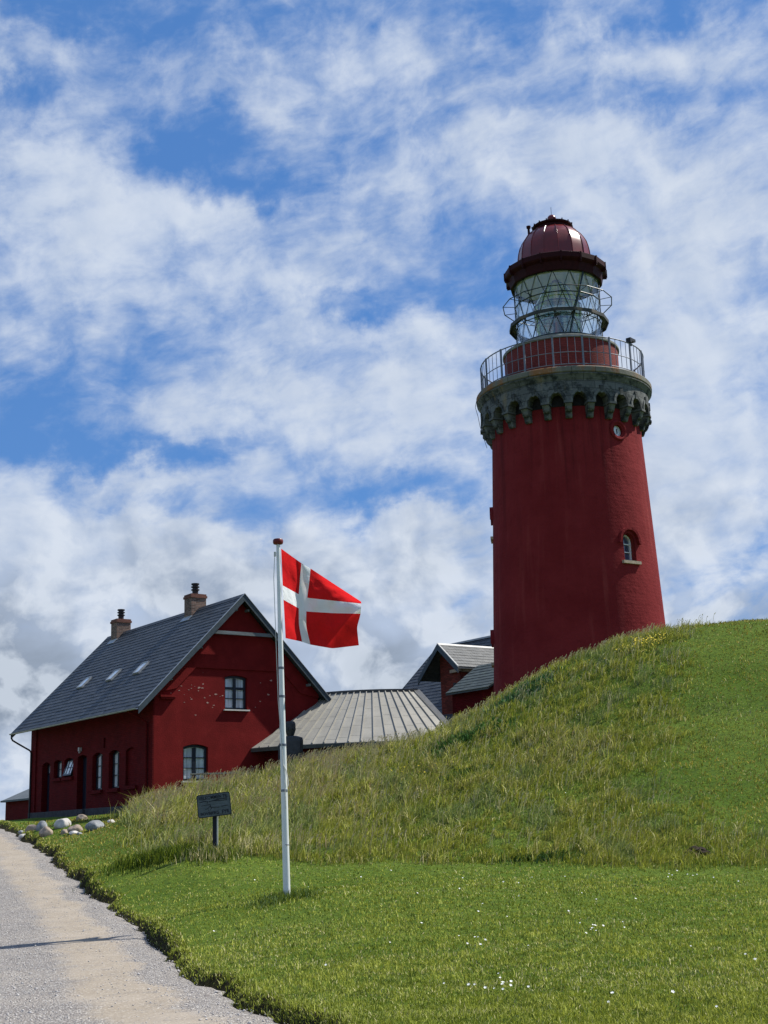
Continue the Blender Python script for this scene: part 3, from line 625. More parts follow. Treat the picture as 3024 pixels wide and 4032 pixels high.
# soffit trim, collar beam and purlin ends
g=MB(); g.box((3.92,-.33,9.78),(2.86,.10,.14)); mkobj('collar_beam',g,'beam',house)
for sd_ in (-1,1):
    for dxx in (3.3,1.95,.28):
        x=RX+sd_*dxx; g=MB(); g.box((x,-.17,roofz(x)-.34),(.09,.30,.10)); mkobj('purlin_end',g,'beam',house)
g=MB()
for k in range(9):
    a0=math.pi*k/8; 
pts=[(math.cos(math.pi*k/8),-math.sin(math.pi*k/8)) for k in range(9)]
gx_,gz_=-OV-.085,roofz(-OV)-.05
for k in range(8):
    (a,b_),(c_,d_)=pts[k],pts[k+1]; r_=.062
    g.add([(gx_+a*r_,Y0,gz_+b_*r_),(gx_+c_*r_,Y0,gz_+d_*r_),(gx_+c_*r_,Y1,gz_+d_*r_),(gx_+a*r_,Y1,gz_+b_*r_)],[(0,1,2,3)])
mkobj('gutter',g,'lead',house,smooth=True)
g=MB(); gy_=Y1-.18
g.tube([(gx_,gy_,gz_-.05),(gx_,gy_,gz_-.22),(gx_+.06,gy_,gz_-.32),(gx_+.3,gy_-.02,gz_-.46),(-.16,gy_-.28,gz_-.80),(-.11,gy_-.32,gz_-.92),(-.11,gy_-.32,2.6)],.042,10); mkobj('downpipe',g,'black',house,smooth=60)
g=MB(); g.tube([(gx_,.42,gz_-.05),(-.35,.42,gz_-.34),(-.12,.42,gz_-.5),(-.12,.42,2.7)],.042,10); mkobj('downpipe',g,'brickred',house,smooth=60)
# roof windows
for yc in (9.52,6.30,3.52):
    xc=1.12; n_=Vector((-SL,0,1)).normalized(); t_=Vector((1,0,SL)).normalized(); c_=Vector((xc,yc,roofz(xc)))+n_*.06
    g=MB()
    for a in(-1,1): g.box(c_+Y3*(a*.27),(.05,.66,.09),(Y3,t_,n_)); g.box(c_+t_*(a*.33),(.59,.05,.09),(Y3,t_,n_))
    sk=mkobj('skylight',g,'lead',roof,zb=ZB)
    g=MB(); g.box(c_+n_*.01,(.49,.61,.03),(Y3,t_,n_)); mkobj('skylight_pane',g,'pane',sk,zb=ZB)
# chimneys
def chimney(yc,zt):
    g=MB(); g.b2((RX-.37,yc-.34,10.3),(RX+.37,yc+.34,zt-.18)); ch=mkobj('chimney',g,'chimney',roof,zb=ZB)
    g=MB(); g.b2((RX-.41,yc-.38,zt-.18),(RX+.41,yc+.38,zt-.08)); g.b2((RX-.38,yc-.35,zt-.08),(RX+.38,yc+.35,zt)); mkobj('chimney_cap',g,'chimcap',ch,zb=ZB)
    g=MB(); g.lathe([(.13,zt),(.14,zt+.2),(.19,zt+.21),(.19,zt+.25),(.13,zt+.26),(.13,zt+.33),(.19,zt+.34),(.19,zt+.38),(.13,zt+.39),(.13,zt+.45),(.18,zt+.46),(.18,zt+.52),(.02,zt+.53)],16,cx=RX,cy=yc); mkobj('chimney_pot',g,'pot',ch,zb=ZB,smooth=30)
    g=MB()
    for a in (-1,1): g.box((RX+a*.37,yc,roofz(RX+.37)+.03),(.10,.80,.05))
    g.box((RX-.50,yc,roofz(RX-.5)+.055),(.24,.82,.02),(Vector((1,0,SL)).normalized(),Y3,Vector((-SL,0,1)).normalized())); mkobj('chimney_flashing',g,'lead',ch,zb=ZB)
chimney(3.95-.38+.38,12.12); chimney(11.77,12.12)

# ------------------------------------------------------------------ round link building with the fan roof
CCX,CCY=-.77,62.0
link=root('link_building','low red building with a pale ribbed metal fan roof between house and lighthouse','building',(CCX,CCY,ZB))
RB,RT=8.0,4.2; ZE,ZTT=5.06,7.45
A0,A1=-58,26
def cone(a,f): # local
    r_=RB+(RT-RB)*f; return Vector((r_*math.sin(rad(a)),-r_*math.cos(rad(a)),ZE+(ZTT-ZE)*f))
NP=23
g=MB(); st=(A1-A0)/NP
for i in range(NP):
    a=A0+i*st; p=[cone(a,0),cone(a+st,0),cone(a+st,1),cone(a,1)]; g.add(p+[q_-Vector((0,0,.09)) for q_ in p],[(0,1,2,3),(7,6,5,4),(0,4,5,1),(1,5,6,2),(2,6,7,3),(3,7,4,0)])
# lapped sheet joints, staggered from bay to bay
for i in range(NP):
    a=A0+i*st
    for k in range(5):
        f=(k+.35+.3*((i*7)%3)/2)/5.2
        if f>.97: continue
        p0,p1=cone(a+.18,f),cone(a+st-.18,f); up=Vector((0,0,.007)); q0,q1=cone(a+.18,f+.012),cone(a+st-.18,f+.012)
        g.add([p0+up*.2,p1+up*.2,p1+up,p0+up,q1+up*.1,q0+up*.1],[(0,1,2,3),(3,2,4,5)])
rf=mkobj('roof',g,'zinc',link,fix=False)
g=MB()
for i in range(NP+1):
    a=A0+i*st; d_=cone(a,1)-cone(a,0); L=d_.length; d_.normalize(); s_=Vector((math.cos(rad(a)),math.sin(rad(a)),0)); n_=s_.cross(d_)
    if n_.z<0: n_=-n_
    g.box(cone(a,.5)+n_*.025,(.04,L-.02,.055),(s_,d_,n_))
mkobj('standing_seams',g,'zinc',rf,zb=ZB)
g=MB(); g.lathe([(RB+.03,ZE-.17),(RB+.05,ZE-.02),(RB-.02,ZE-.005),(RB-.02,ZE-.17)],60,A0,A1,closed=True); mkobj('gutter',g,'zincdark',link,smooth=30)
g=MB(); g.lathe([(RT+.06,ZTT-.01),(RT+.06,ZTT+.09),(RT-.12,ZTT+.09),(RT-.12,ZTT-.01)],60,A0,A1+2,closed=True); g.lathe([(RT-.1,ZTT+.06),(.02,ZTT+.09)],60,A0,A1+2); mkobj('roof_top_trim',g,'zincdark',link,smooth=30)
g=MB(); g.lathe([(RB-.55,2.2),(RB-.55,ZE-.02),(RB-.8,ZE-.02),(RB-.8,2.2)],60,A0,A1,closed=True); mkobj('wall',g,'brickred',link,smooth=30)
g=MB(); g.lathe([(RB-.55,ZE-.14),(RB-.0,ZE-.15)],60,A0,A1); mkobj('soffit',g,'zincdark',link)
a=-40; p=cone(a,0); g=MB(); g.tube([p+Vector((0,-.02,-.12)),p+Vector((.02,.02,-.4)),p+Vector((.25,.35,-.6)),p+Vector((.28,.45,-1.6))],.04,8); mkobj('downpipe',g,'lead',link,smooth=60)
# end wall closing the fan on the lighthouse side
p0,p1=cone(A1,0),cone(A1,1)
g=MB(); dd=Vector((math.cos(rad(A1)),math.sin(rad(A1)),0))*.25
g.prism([p0+Vector((0,0,-.1)),p1+Vector((0,0,-.1)),Vector((p1.x,p1.y,2.2)),Vector((p0.x*.93,p0.y*.93,2.2))],dd); g.prism([p0+Vector((0,0,-.05)),p1+Vector((0,0,-.05)),p1+Vector((0,0,.07)),p0+Vector((0,0,.07))],dd*1.1); mkobj('end_wall',g,'zincdark',link)

# ------------------------------------------------------------------ slate roofed house behind the lighthouse
AXO=Vector((2.348,62.956,0))      # foot of the dormer apex
annex=root('slate_roofed_house','dark slate roofed red house with a small brick dormer gable, half hidden behind the lighthouse','house',(AXO.x,AXO.y,ZB),TH)
# local: x = VV, y = UU
RXm=4.82; RZ=11.05; RY=4.9   # ridge far end at (RXm,RY)
g=MB(); zf=lambda x: RZ-abs(x-RXm)*SL
RPx=VV.dot(Vector((2.638,70.951,0))-AXO); RPy=UU.dot(Vector((2.638,70.951,0))-AXO)
zf=lambda x: 11.0-abs(x-RPx)*.955
slab(g,RPx-6.2,RPx,zf,RPy-9.5,RPy,.1); slab(g,RPx,RPx+6.2,zf,RPy-9.5,RPy,.1)
slates(g,RPx-6.2,RPx-.02,zf(RPx-6.2),zf(RPx)-.02,RPy-9,RPy,row=.27,seed=6)
ar=mkobj('roof',g,'slate',annex,fix=False)
g=MB(); g.prism([(RPx-6.2,RPy,zf(RPx-6.2)+.03),(RPx,RPy,zf(RPx)+.05),(RPx+6.2,RPy,zf(RPx+6.2)+.03),(RPx+6.2,RPy,zf(RPx+6.2)-.2),(RPx,RPy,zf(RPx)-.2),(RPx-6.2,RPy,zf(RPx-6.2)-.2)],(0,.05,0)); mkobj('verge_board',g,'verge',ar,zb=ZB)
g=MB(); g.b2((RPx-.1,RPy-9.5,zf(RPx)-.02),(RPx+.1,RPy,zf(RPx)+.07)); mkobj('ridge_cap',g,'lead',ar,zb=ZB)
g=MB(); g.prism([(RPx-5.6,RPy-.3,2.3),(RPx+5.6,RPy-.3,2.3),(RPx+5.6,RPy-.3,zf(RPx+5.6)-.12),(RPx,RPy-.3,zf(RPx)-.12),(RPx-5.6,RPy-.3,zf(RPx-5.6)-.12)],(0,-9.0,0)); mkobj('wall',g,'brickred',annex)
# dormer, gable in the plane x=0, ridge running back along +x
DZ=10.12; ds=.83; DR,DLf=1.47,1.62; de=DZ-ds*DR
zd=lambda y: DZ-abs(y)*ds*(1 if y<0 else 1.11)
L_=6.6
g=MB()
for ya,yb in ((-DR,0),(0,DLf)):
    g.add([(0,ya,zd(ya)),(0,yb,zd(yb)),(L_,yb,zd(yb)),(L_,ya,zd(ya)),(0,ya,zd(ya)-.09),(0,yb,zd(yb)-.09),(L_,yb,zd(yb)-.09),(L_,ya,zd(ya)-.09)],[(0,1,2,3),(7,6,5,4),(0,4,5,1),(1,5,6,2),(2,6,7,3),(3,7,4,0)])
# slates along the lit slope
Rn=random.Random(9); Ls=math.hypot(DR,DR*ds); cy,cz=1/math.hypot(1,ds),ds/math.hypot(1,ds)
for i in range(8):
    a_=i*.25; b_=min(Ls,a_+.3); x=-(i%2)*.2
    while x<L_:
        xa,xb=max(0,x+.004),min(L_,x+.396); x+=.4
        if xb-xa<.05: continue
        Q=lambda s_,h_,xx:(xx,-DR+cy*s_-cz*h_,zd(-DR)+cz*s_+cy*h_)
        li=.014+Rn.uniform(-.003,.005)
        g.add([Q(a_,li+.006,xa),Q(a_,li+.006,xb),Q(b_,.005,xb),Q(b_,.005,xa),Q(a_,0,xa),Q(a_,0,xb)],[(0,1,2,3),(4,5,1,0)])
dr=mkobj('dormer_roof',g,'slatex',annex,fix=False)
g=MB(); g.prism([(-.03,-DR-.02,zd(-DR)-.03),(-.03,0,DZ+.03),(-.03,0,DZ+.075),(-.03,-DR-.02,zd(-DR)+.035)],(.07,0,0)); g.prism([(0,-.06,DZ-.02),(0,0,DZ+.065),(0,.06,DZ-.02)],(L_,0,0)); mkobj('pale_flashing',g,'edgewhite',dr,zb=ZB)
g=MB(); g.prism([(-.02,-DR,zd(-DR)-.30),(-.02,-DR,zd(-DR)-.035),(-.02,0,DZ+.025),(-.02,DLf,zd(DLf)+.02),(-.02,DLf,zd(DLf)-.26),(-.02,0,DZ-.28)],(.05,0,0)); mkobj('bargeboard',g,'verge',dr,zb=ZB)
g=MB(); g.prism([(.55,-.95,4.2),(.55,-.95,zd(-.95)-.1),(.55,0,DZ-.1),(.55,.55,zd(.55)-.1),(.55,.55,4.2)],(5.5,0,0)); mkobj('dormer_wall',g,brickmat('red_brown_brick',(.20,.035,.022),.24,.075,(.10,.03,.02),.012,'wall',.8,.35,.5,patch=((.25,.07,.035),1.1,.55,.72)),annex)
g=MB(); g.b2((.40,-1.20,8.72),(5.6,-.94,8.86)); g.b2((.40,-1.20,8.72),(.56,-.35,8.86)); mkobj('cornice',g,'sandsill',annex)
g=MB(); g.b2((.53,-.62,7.75),(.56,-.42,8.25)); mkobj('vent_slot',g,'black',annex)
# lower lean-to roof
E0=Vector((2.5+.0,59.45,0)); ex=VV.dot(E0-AXO); ey=UU.dot(E0-AXO); EZ=7.42
le=MB(); sl=.69; le_L=3.55; W_=1.95
zl=lambda x: EZ+(x-ex)*sl
le.add([(ex,ey,zl(ex)),(ex+W_,ey,zl(ex+W_)),(ex+W_,ey-le_L,zl(ex+W_)),(ex,ey-le_L+.6,zl(ex)),(ex,ey,zl(ex)-.09),(ex+W_,ey,zl(ex+W_)-.09),(ex+W_,ey-le_L,zl(ex+W_)-.09),(ex,ey-le_L+.6,zl(ex)-.09)],[(0,1,2,3),(7,6,5,4),(0,4,5,1),(1,5,6,2),(2,6,7,3),(3,7,4,0)])
slates(le,ex-.02,ex+1.93,zl(ex)-.01,zl(ex+1.93),ey-2.95,ey,row=.27,seed=12)
le.add([(ex+W_,ey,zl(ex+W_)),(ex+W_,ey-le_L,zl(ex+W_)),(ex+4.6,ey-le_L,zl(ex)-.1),(ex+4.6,ey,zl(ex)-.1)],[(0,1,2,3)])
mkobj('lower_roof',le,'slate3',annex,fix=False)
g=MB(); g.prism([(ex+.25,ey-.15,2.3),(ex+.25,ey-.15,zl(ex+.25)-.12),(ex+W_,ey-.15,zl(ex+W_)-.12),(ex+4.2,ey-.15,zl(ex)-.1),(ex+4.2,ey-.15,2.3)],(0,-le_L+.2,0)); mkobj('lower_wall',g,'brickred',annex)

# ------------------------------------------------------------------ shed beyond the house
shed=root('shed','small low red shed with a grey roof beyond the far end of the long house','shed',(-20.95,76.5,2.5),TH)
g=MB(); g.prism([(-1.2,3.0-3.1,2.4),(-1.2,-.1,3.86),(0,-.1,4.30),(0,-.1,2.4)],(0,-.01,0)); 
g=MB(); g.b2((-.4,-3.0,2.3),(3.4,1.75,3.88)); mkobj('wall',g,'brickred',shed)
g=MB(); b_=[(-.62,-3.2,3.86),(3.6,-3.2,3.86),(3.6,1.95,3.86),(-.62,1.95,3.86),(1.5,-1.0,5.0),(1.5,-.2,5.0)]
g.add(b_,[(0,1,4),(1,2,5,4),(2,3,5),(3,0,4,5),(3,2,1,0)]); mkobj('roof',g,'shedroof',shed)
g=MB()
for a_,c_ in (((-.64,-3.22,3.78),(3.62,-3.17,3.88)),((-.64,1.92,3.78),(3.62,1.97,3.88)),((-.64,-3.16,3.78),(-.59,1.91,3.88))): g.b2(a_,c_)
mkobj('eave_board',g,'verge',shed)

# ------------------------------------------------------------------ lighthouse
TX,TY=7.913,54.428; TB=2.6
tower=root('lighthouse','tall round dark red lighthouse with a grey stone gallery and glazed lantern on top','lighthouse',(TX*.965,TY*.965,1.6+(TB-1.6)*.965),-rad(8.26)); tower['_zb']=TB; tower.scale=(.965,)*3
def rt(z): return 3.94-.0437*(z-.0)
def tp(r_,a,z): return Vector((r_*math.sin(rad(a)),-r_*math.cos(rad(a)),z))
def fr(a): return Vector((math.cos(rad(a)),math.sin(rad(a)),0)),Vector((math.sin(rad(a)),-math.cos(rad(a)),0)) # tangent, outward
g=MB(); prof=[(0.01,1.5)]+[(rt(z),z) for z in np.linspace(1.5,18.7,36)]+[(.01,18.7)]
g.lathe(prof,128); shaft=mkobj('shaft',g,'tower',tower,smooth=30)
g=MB(); WIN=[(40.8,11.66,12.72),(-88,13.45,14.5),(-88,8.15,9.25)]
for a,z0,z1 in WIN:
    t_,o_=fr(a); g.prism([t_*p[0]+o_*3.0+Z3*p[1] for p in arch(.62,z0,z1+.08,.31)],o_*1.2)
t_,o_=fr(41.5); g.prism([t_*(.25*math.cos(k*math.pi/10))+o_*2.93+Z3*(17.13+.25*math.sin(k*math.pi/10)) for k in range(20)],o_*1.)
boolcut(shaft,g,TB)
shaft.data.polygons.foreach_set('use_smooth',[True]*len(shaft.data.polygons)); shaft.data.set_sharp_from_angle(angle=rad(25))
for a,z0,z1 in WIN:
    t_,o_=fr(a); R0=rt((z0+z1)/2)
    window(tower,o_*(R0-.30),t_,o_,.60,z0,z1+.06,1,3,'panedark','white',fw=.07,bar=.04,rise=.30)
    g=MB(); g.box(o_*(R0-.06)+Z3*(z0-.07),(.92,.34,.12),(t_,o_,Z3)); mkobj('window_sill',g,'sandsill',tower)
    g=MB(); pts=[]
    ra=.43
    pts=[t_*(-ra-.04)+Z3*(z1-.34)]+[t_*(-ra*math.cos(k*math.pi/14))+Z3*(z1-.23+ra*math.sin(k*math.pi/14)) for k in range(15)]+[t_*(ra+.04)+Z3*(z1-.34)]
    ptso=[t_*(-ra-.14)+Z3*(z1-.36)]+[t_*(-(ra+.1)*math.cos(k*math.pi/14))+Z3*(z1-.23+(ra+.1)*math.sin(k*math.pi/14)) for k in range(15)]+[t_*(ra+.14)+Z3*(z1-.36)]
    n=len(pts); B0=o_*(R0-.16); B1=o_*(R0+.09)
    g.add([p+B1 for p in pts]+[p+B1 for p in ptso]+[p+B0 for p in pts]+[p+B0 for p in ptso],[(i,i+1,n+i+1,n+i) for i in range(n-1)]+[(n+i,n+i+1,3*n+i+1,3*n+i) for i in range(n-1)]+[(2*n+i,2*n+i+1,i+1,i) for i in range(n-1)]+[(0,n,3*n,2*n),(n-1,2*n-1,4*n-1,3*n-1)])
    mkobj('window_hood',g,'tower',tower,smooth=35)
# round window
t_,o_=fr(41.5); z=17.13; R0=rt(z)
def torus(mb,c,t_,o_,R_,r_,n=36,m_=10,sq=1):
    vs=[];fs=[]
    for i in range(n):
        a=2*math.pi*i/n; d_=t_*math.cos(a)+Z3*math.sin(a)
        for k in range(m_):
            b_=2*math.pi*k/m_; vs.append(c+d_*(R_+r_*math.cos(b_))+o_*(r_*math.sin(b_)*sq))
    for i in range(n):
        for k in range(m_): fs.append((i*m_+k,((i+1)%n)*m_+k,((i+1)%n)*m_+(k+1)%m_,i*m_+(k+1)%m_))
    mb.add(vs,fs)
g=MB(); torus(g,o_*(R0+.0)+Z3*z,t_,o_,.37,.075); torus(g,o_*(R0-.01)+Z3*z,t_,o_,.275,.04); rw=mkobj('round_window',g,'tower',tower,smooth=60)
g=MB(); g.face([o_*(R0-.11)+Z3*z+t_*(.24*math.cos(k*math.pi/12))+Z3*(.24*math.sin(k*math.pi/12)) for k in range(24)]); mkobj('pane',g,'panewhite',rw,zb=TB)
g=MB(); g.box(o_*(R0-.095)+Z3*z+t_*.03,(.03,.02,.20),(t_,o_,Z3)); mkobj('glazing_bar',g,'black',rw,zb=TB)
# gallery: flared slab, moulding, arcade ring on corbels
g=MB(); g.lathe([(2.3,19.45),(3.70,19.35),(3.76,19.40),(3.76,19.58),(3.72,19.63),(2.3,19.66)],96); mkobj('gallery_floor',g,'slabstone',tower,smooth=30)
g=MB(); g.lathe([(3.0,19.09),(3.60,19.09),(3.63,19.13),(3.66,19.22),(3.74,19.30),(3.74,19.347),(3.0,19.347)],96); mkobj('gallery_moulding',g,'stone',tower,smooth=30)
NC=24; AOFF=3.; ring=MB(); ro,ri=3.58,2.98; sub=16; spring=18.20; cw=3.05
colv=[]
for i in range(NC*sub):
    a=AOFF+i*360/(NC*sub); ph=((i%sub)/sub)*15; ph=min(ph,15-ph)
    if ph<=cw: zz=spring
    else:
        q_=(7.5-ph)/(7.5-cw); zz=spring+.37*math.sqrt(max(0,1-q_*q_))
    colv.append((a,zz))
# duplicate columns at the springing so arches start square
vs=[];fs=[];n=len(colv)
for a,zz in colv:
    for r_,z_ in ((ro,zz),(ro,19.09),(ri,19.09),(ri,zz)): vs.append(tuple(tp(r_,a,z_)))
for i in range(n):
    j=(i+1)%n
    for k in range(4): fs.append((4*i+k,4*j+k,4*j+(k+1)%4,4*i+(k+1)%4))
ring.add(vs,fs); arc=mkobj('arcade',ring,'stone',tower,smooth=35)
cor=None; cap_=None
def corbel_mesh():
    g=MB(); w_=.27
    prof=[(3.00,18.20),(3.60,18.20),(3.60,18.10),(3.57,18.05),(3.53,17.98),(3.51,17.90),(3.46,17.82),(3.38,17.76),(3.35,17.69),(3.33,17.62),(3.29,17.56),(3.0,17.56)]
    g.prism([(-w_/2,-x,z) for x,z in prof],(w_,0,0)); return g
def corbcap(): g=MB(); g.b2((-.175,-3.65,18.09),(.175,-3.0,18.19)); return g
def keymesh(): g=MB(); g.prism([(-.055,-3.63,18.53),(.055,-3.63,18.53),(.095,-3.63,18.84),(-.095,-3.63,18.84)],(0,.12,0)); return g
c0=mkobj('corbel',corbel_mesh(),'stone',tower); c0.rotation_euler.z=rad(AOFF)
p0=mkobj('corbel_cap',corbcap(),'stone',c0,zb=TB); k0=mkobj('keystone',keymesh(),'stone',tower); k0.rotation_euler.z=rad(AOFF+7.5)
for i in range(1,NC):
    c=c0.copy(); COL.objects.link(c); c.parent=tower; c.rotation_euler.z=rad(AOFF+15*i)
    p=p0.copy(); COL.objects.link(p); p.parent=c
    k=k0.copy(); COL.objects.link(k); k.parent=tower; k.rotation_euler.z=rad(AOFF+7.5+15*i)
g=MB(); t_,o_=fr(AOFF+7.5); c=o_*3.585+Z3*spring; n=14; o1=[];o2=[]
for k in range(n+1):
    b_=math.pi*k/n; o1.append(c+t_*(.285*math.cos(b_))+Z3*(.385*math.sin(b_))); o2.append(c+t_*(.40*math.cos(b_))+Z3*(.52*math.sin(b_)))
g.prism(o1+o2[::-1],o_*.022); v0=mkobj('arch_ring',g,'stone',arc,zb=TB)
for i in range(1,NC): v=v0.copy(); COL.objects.link(v); v.parent=arc; v.rotation_euler.z=rad(15*i)
g=MB(); g.lathe([(3.05,18.06),(3.175,18.10),(3.175,19.1)],96); mkobj('arch_shade_band',g,'archshade',tower,smooth=30)  # added dark band: paints the deep shade under the gallery onto the shaft
# drum under the lantern
g=MB(); g.lathe([(2.455,19.5),(2.455,21.34),(2.2,21.34)],96); drum=mkobj('drum',g,brickmat('drum_brick',(.23,.038,.032),.26,.08,(.15,.03,.026),.012,'cyl',.8,.14,.5),tower,smooth=30)
g=MB(); g.lathe([(2.3,21.33),(2.50,21.33),(2.52,21.36),(2.52,21.44),(2.40,21.50),(1.93,21.62),(1.93,21.72),(1.80,21.72),(1.8,21.4)],96); mkobj('drum_coping',g,'capstone',tower,smooth=30)
# railing
PO=-5.; RR=3.5
g=MB()
for z,r_ in ((20.98,.026),(20.30,.018),(19.78,.020)):
    torus(g,Vector((0,0,0)),X3,Y3,1,1,3,3) if False else None
    vs=[];fs=[];n=108;m_=8
    for i in range(n):
        a=360*i/n
        for k in range(m_):
            b_=2*math.pi*k/m_; vs.append(tuple(tp(RR+r_*math.cos(b_),a,z+r_*math.sin(b_))))
    for i in range(n):
        for k in range(m_): fs.append((i*m_+k,((i+1)%n)*m_+k,((i+1)%n)*m_+(k+1)%m_,i*m_+(k+1)%m_))
    g.add(vs,fs)
rail=mkobj('railing',g,'rail',tower,smooth=60)
g=MB(); g.b2((-.035,-RR-.03,19.5),(.035,-RR+.03,21.02)); po=mkobj('railing_post',g,'rail',rail,zb=TB); po.rotation_euler.z=rad(PO)
g=MB(); g.tube([(0,-RR,19.78),(0,-RR,20.98)],.013,6); ba=mkobj('baluster',g,'rail',rail,zb=TB); ba.rotation_euler.z=rad(PO+5)
for i in range(18):
    if i: c=po.copy(); COL.objects.link(c); c.parent=rail; c.rotation_euler.z=rad(PO+20*i)
    for k in (1,2,3):
        if i==0 and k==1: continue
        c=ba.copy(); COL.objects.link(c); c.parent=rail; c.rotation_euler.z=rad(PO+20*i+5*k)
t_,o_=fr(57); g=MB(); g.tube([o_*3.5+Z3*20.9,o_*3.5+Z3*21.1],.03,8); g.box(o_*3.52+Z3*21.15,(.42,.18,.12),(t_,o_,Z3)); g.box(o_*3.52+t_*-.18+Z3*21.1,(.12,.22,.2),(t_,o_,Z3)); mkobj('floodlight',g,'black',tower)
t_,o_=fr(-52); g=MB(); g.box(o_*3.0+Z3*19.82,(.55,.35,.34),(t_,o_,Z3),taper=.7); mkobj('equipment_box',g,'rail',tower)
g=MB(); g.tube([tp(3.76,-83,19.5),tp(3.82,-83,19.2),tp(3.72,-84,18.8),tp(3.66,-85,18.4),tp(3.4,-86,17.4)],.012,6); mkobj('lightning_cable',g,'black',tower)
# lantern room
GR=1.87; GB,GT=21.72,24.72; LZ=[21.73,22.66,23.66,24.64]; LO=-3.7
g=MB(); g.lathe([(GR-.03,GB),(GR-.03,GT)],64); lant=mkobj('lantern_glass',g,'glass',tower,smooth=30)
def node(row,i,r_=GR):
    off=LO+(11.25 if row%2==0 else 0); return tp(r_,off+22.5*i,LZ[row])
# rows: 0 bottom (half offset), 1 ring level, 2 upper ring, 3 top
g=MB()
for i in range(16):
    for row in range(3):
        a=node(row,i)
        up=[node(row+1,i),node(row+1,i+1)] if row%2==0 else [node(row+1,i-1),node(row+1,i)]
        for b_ in up:
            m_=(a+b_)/2; mr=Vector((m_.x,m_.y,0)).normalized()*GR; m_=Vector((mr.x,mr.y,m_.z)); g.tube([a,m_,b_],.016,6)
    for row in (1,2):
        a,b_=node(row,i),node(row,i+1); g.tube([a,b_],.018,6)
    if i in (0,): pass
mkobj('lattice_bars',g,'lanternbar',lant,zb=TB,smooth=60)
g=MB(); g.lathe([(GR-.06,GB-.02),(GR+.04,GB-.02),(GR+.04,GB+.06),(GR-.06,GB+.06)],64,closed=True); mkobj('lantern_rim',g,'lanternbar',lant,zb=TB,smooth=30)
g=MB(); g.lathe([(GR-.06,24.60),(GR+.03,24.60),(GR+.03,24.68),(GR-.06,24.68)],64,closed=True); mkobj('lantern_rim',g,'lanternbar',lant,zb=TB,smooth=30)
t_,o_=fr(42); g=MB(); 
for k in range(1): g.tube([tp(GR+.05,40,24.9),tp(GR+.06,30,23.66),tp(GR+.06,21,22.66),tp(GR+.05,14,21.75)],.035,8)
mkobj('stay_bar',g,'lanternbar',lant,zb=TB)
# outer rings
g=MB(); RO=2.40; a0=10.
for i in range(16):
    a,b_=tp(RO,a0+22.5*i,23.72),tp(RO,a0+22.5*(i+1),23.72); g.tube([a,b_],.022,6); g.tube([a,tp(GR,a0+22.5*i,23.70)],.014,6)
    g.tube([tp(GR+.02,a0+22.5*i,23.66),tp(GR+.02,a0+22.5*i+22.5,23.66)],.02,6)
mkobj('upper_ring',g,'lanternbar',tower)
g=MB()
for i in range(16):
    a1,a2=LO+22.5*i,LO+22.5*(i+1)
    p=[tp(2.16,a1,22.78),tp(2.16,a2,22.78),tp(1.90,a2,22.78),tp(1.90,a1,22.78)]; g.prism(p,(0,0,.035)); 
    g.prism([tp(2.14,a1,22.67),tp(2.14,a2,22.67),tp(2.17,a2,22.67),tp(2.17,a1,22.67)],(0,0,.15))
    g.tube([tp(2.1,a1,22.77),tp(1.88,a1,22.5)],.02,6)
mkobj('lower_walkway',g,mat('ring_iron',(.035,.038,.032),.6,.3,5,dirt=((.16,.12,.07),2,.5,.7)),tower)
# lens
g=MB()
def ridged(prof,step=.055,amp=.028):
    out=[]
    for (r0,z0),(r1,z1) in zip(prof[:-1],prof[1:]):
        L=math.hypot(r1-r0,z1-z0); n=max(1,int(L/step))
        for k in range(n): f=k/n; out.append((r0+(r1-r0)*f,z0+(z1-z0)*f)); f=(k+.6)/n; out.append((r0+(r1-r0)*f+amp,z0+(z1-z0)*f))
    return out+[prof[-1]]
g.lathe(ridged([(.62,21.95),(.80,22.3),(.94,22.62),(.96,22.9),(1.0,23.1),(1.0,23.5),(.95,23.75),(.72,24.2),(.45,24.62),(.2,24.8)]),48); ln=mkobj('fresnel_lens',g,'lens',tower,smooth=20)
g=MB()
for i in range(12):
    a=30*i+7; g.tube([tp(.95,a,22.0),tp(1.02,a,22.9),tp(1.03,a,23.5),tp(.97,a,23.78),tp(.74,a,24.22),tp(.46,a,24.64),tp(.14,a,24.84)],.016,5)
for r_,z_ in ((1.02,22.78),(1.03,23.62)):
    g.lathe([(r_,z_),(r_+.03,z_),(r_+.03,z_+.035),(r_,z_+.035)],40,closed=True)
g.lathe([(.16,24.78),(.18,24.86),(.15,24.92),(.01,24.94)],20)
mkobj('lens_frame',g,'lanternbar',ln,zb=TB)
g=MB(); g.lathe([(.5,21.5),(.5,22.2),(.22,22.35),(.22,22.9),(.10,23.0),(.10,23.4),(.01,23.45)],24); mkobj('lamp_pedestal',g,'lanternbar',ln,zb=TB,smooth=30)
g=MB(); g.lathe([(1.045,23.08),(1.05,23.32)],40,-62,62); mkobj('white_screen',g,'white',ln,zb=TB)
